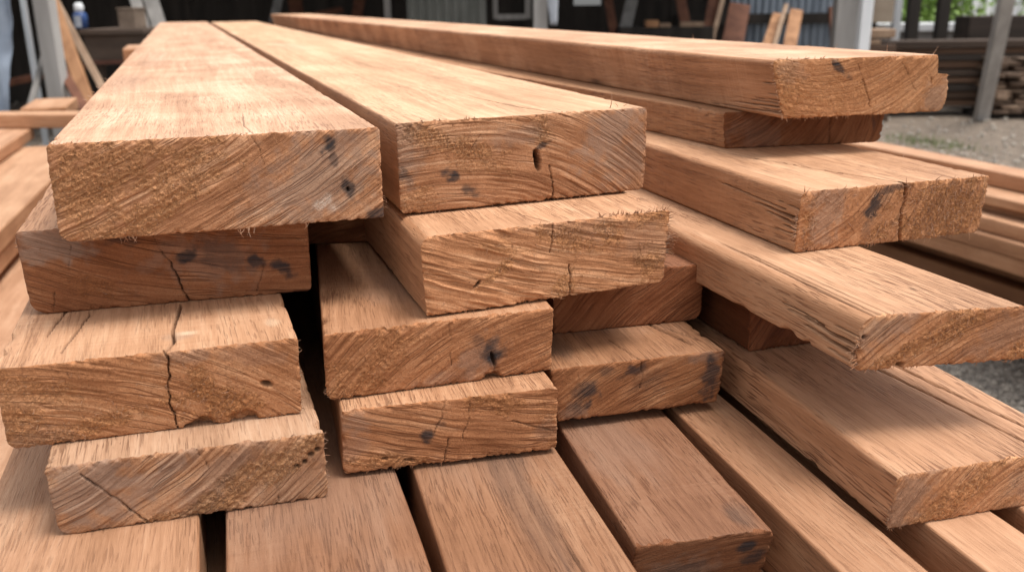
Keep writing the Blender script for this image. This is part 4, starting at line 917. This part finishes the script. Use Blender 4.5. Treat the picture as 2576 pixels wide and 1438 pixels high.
MB().box(lat(2198, 12.1), lat(2208, 12.1), 12.06, 12.14, 0, hgt(56, 12.1, 2300) - .001).build('panel_leg', darkwood, q); MB().box(lat(2250, 12.1), lat(2260, 12.1), 12.06, 12.14, 0, hgt(56, 12.1, 2300) - .001).build('panel_leg', darkwood, q)
q.rotation_euler = (0, 0, RZ); tag(q, 'tan panel on legs between the white post and the slim post', 'panel')
# bush
def bush(label, u, d, wx, h, seed, n=2600):
    r = random.Random(seed); p = P(u, 5, d); t = empty('leafy_bush', (p[0], p[1], 0)); tag(t, label, 'bush', 'green bushes beyond the shed')
    fol = MB(); cl = [(r.gauss(0, wx * .45), r.gauss(0, wx * .4), r.uniform(.15, 1) * h, r.uniform(.14, .34)) for _ in range(26)]
    for i in range(n):
        c = cl[r.randrange(len(cl))]; x, y, z = (c[0] + r.gauss(0, c[3]), c[1] + r.gauss(0, c[3]), max(.03, c[2] + r.gauss(0, c[3] * .8)))
        a = Vector((r.gauss(0, 1), r.gauss(0, 1), r.gauss(0, 1))).normalized() * r.uniform(.03, .07); b = Vector((r.gauss(0, 1), r.gauss(0, 1), r.gauss(0, 1))).cross(a).normalized() * a.length * .5
        o_ = Vector((x, y, z)); k = len(fol.v); fol.v += [tuple(o_ - a), tuple(o_ + b), tuple(o_ + a), tuple(o_ - b)]; fol.f.append((k, k + 1, k + 2, k + 3))
    fol.build('foliage', plain('leaf_green', (.10, .19, .025), (.30, .44, .09), 1.2, .55, spec=.4), t)
    st_ = MB()
    for _ in range(6): st_.bar((r.gauss(0, .08), r.gauss(0, .08), 0), (r.gauss(0, wx * .4), r.gauss(0, wx * .3), h * .8), .03, .03)
    st_.build('stems', darkwood, t)
bush('bright green bush seen between the two black posts', 2340, 14.2, .9, 1.9, 3, 4200)
bush('smaller green bush left of the black posts', 2285, 13.4, .35, .95, 4, 1500)
sh = MB(); pp = [onz(2135, 372, -CAMH) + UP, onz(2215, 378, -CAMH) + UP, onz(2190, 352, -CAMH) + UP, onz(2130, 350, -CAMH) + UP]
sh.hexa([tuple(p_ + np.array([0, 0, .012])) for p_ in pp] + [tuple(p_ + np.array([0, 0, .02])) for p_ in pp])
tag(sh.build('metal_sheet', plain('pale_sheet_metal', (.5, .54, .58), (.64, .67, .7), 4, .5)), 'pale metal sheet lying on the ground behind the right column', 'metal sheet')
# ------------------------------------------------------------------ light, sky, camera
w = bpy.data.worlds.new('World'); scene.world = w; w.use_nodes = True
nt = w.node_tree; bg = nt.nodes['Background']
sky = nt.nodes.new('ShaderNodeTexSky'); sky.sky_type = 'NISHITA'; sky.sun_disc = False
SUN_EL, SUN_AZ = 72, 115.0                      # azimuth clockwise from +y: behind the photographer, to the right
sky.sun_elevation = rad(SUN_EL); sky.sun_rotation = rad(SUN_AZ); sky.dust_density = 3.0; sky.air_density = 1.0
hs = nt.nodes.new('ShaderNodeHueSaturation'); hs.inputs['Saturation'].default_value = 0.12
nt.links.new(sky.outputs[0], hs.inputs['Color']); nt.links.new(hs.outputs[0], bg.inputs['Color'])
bg.inputs['Strength'].default_value = 0.12
sl = bpy.data.lights.new('sun', 'SUN'); sl.energy = 1.4; sl.angle = rad(24); sl.color = (1.0, .95, .88)
so = bpy.data.objects.new('sun', sl); C.objects.link(so)
sd = Vector((math.sin(rad(SUN_AZ)) * math.cos(rad(SUN_EL)), math.cos(rad(SUN_AZ)) * math.cos(rad(SUN_EL)), math.sin(rad(SUN_EL))))
so.rotation_euler = sd.to_track_quat('Z', 'Y').to_euler(); so.location = (0, -3, 6)
scene.view_settings.view_transform = 'Standard'; scene.view_settings.look = 'None'
scene.view_settings.exposure = 1.22; scene.view_settings.gamma = 1
cam = bpy.data.cameras.new('camera'); co = bpy.data.objects.new('camera', cam); C.objects.link(co)
cam.sensor_width = 36; cam.lens = F / 2576 * 36; cam.clip_start = 0.02; cam.clip_end = 400
co.matrix_world = Matrix.Translation((0, 0, CAMH)) @ Matrix(M.tolist()).to_4x4()
cam.dof.use_dof = True; cam.dof.focus_distance = 0.70; cam.dof.aperture_fstop = 8.5
scene.camera = co
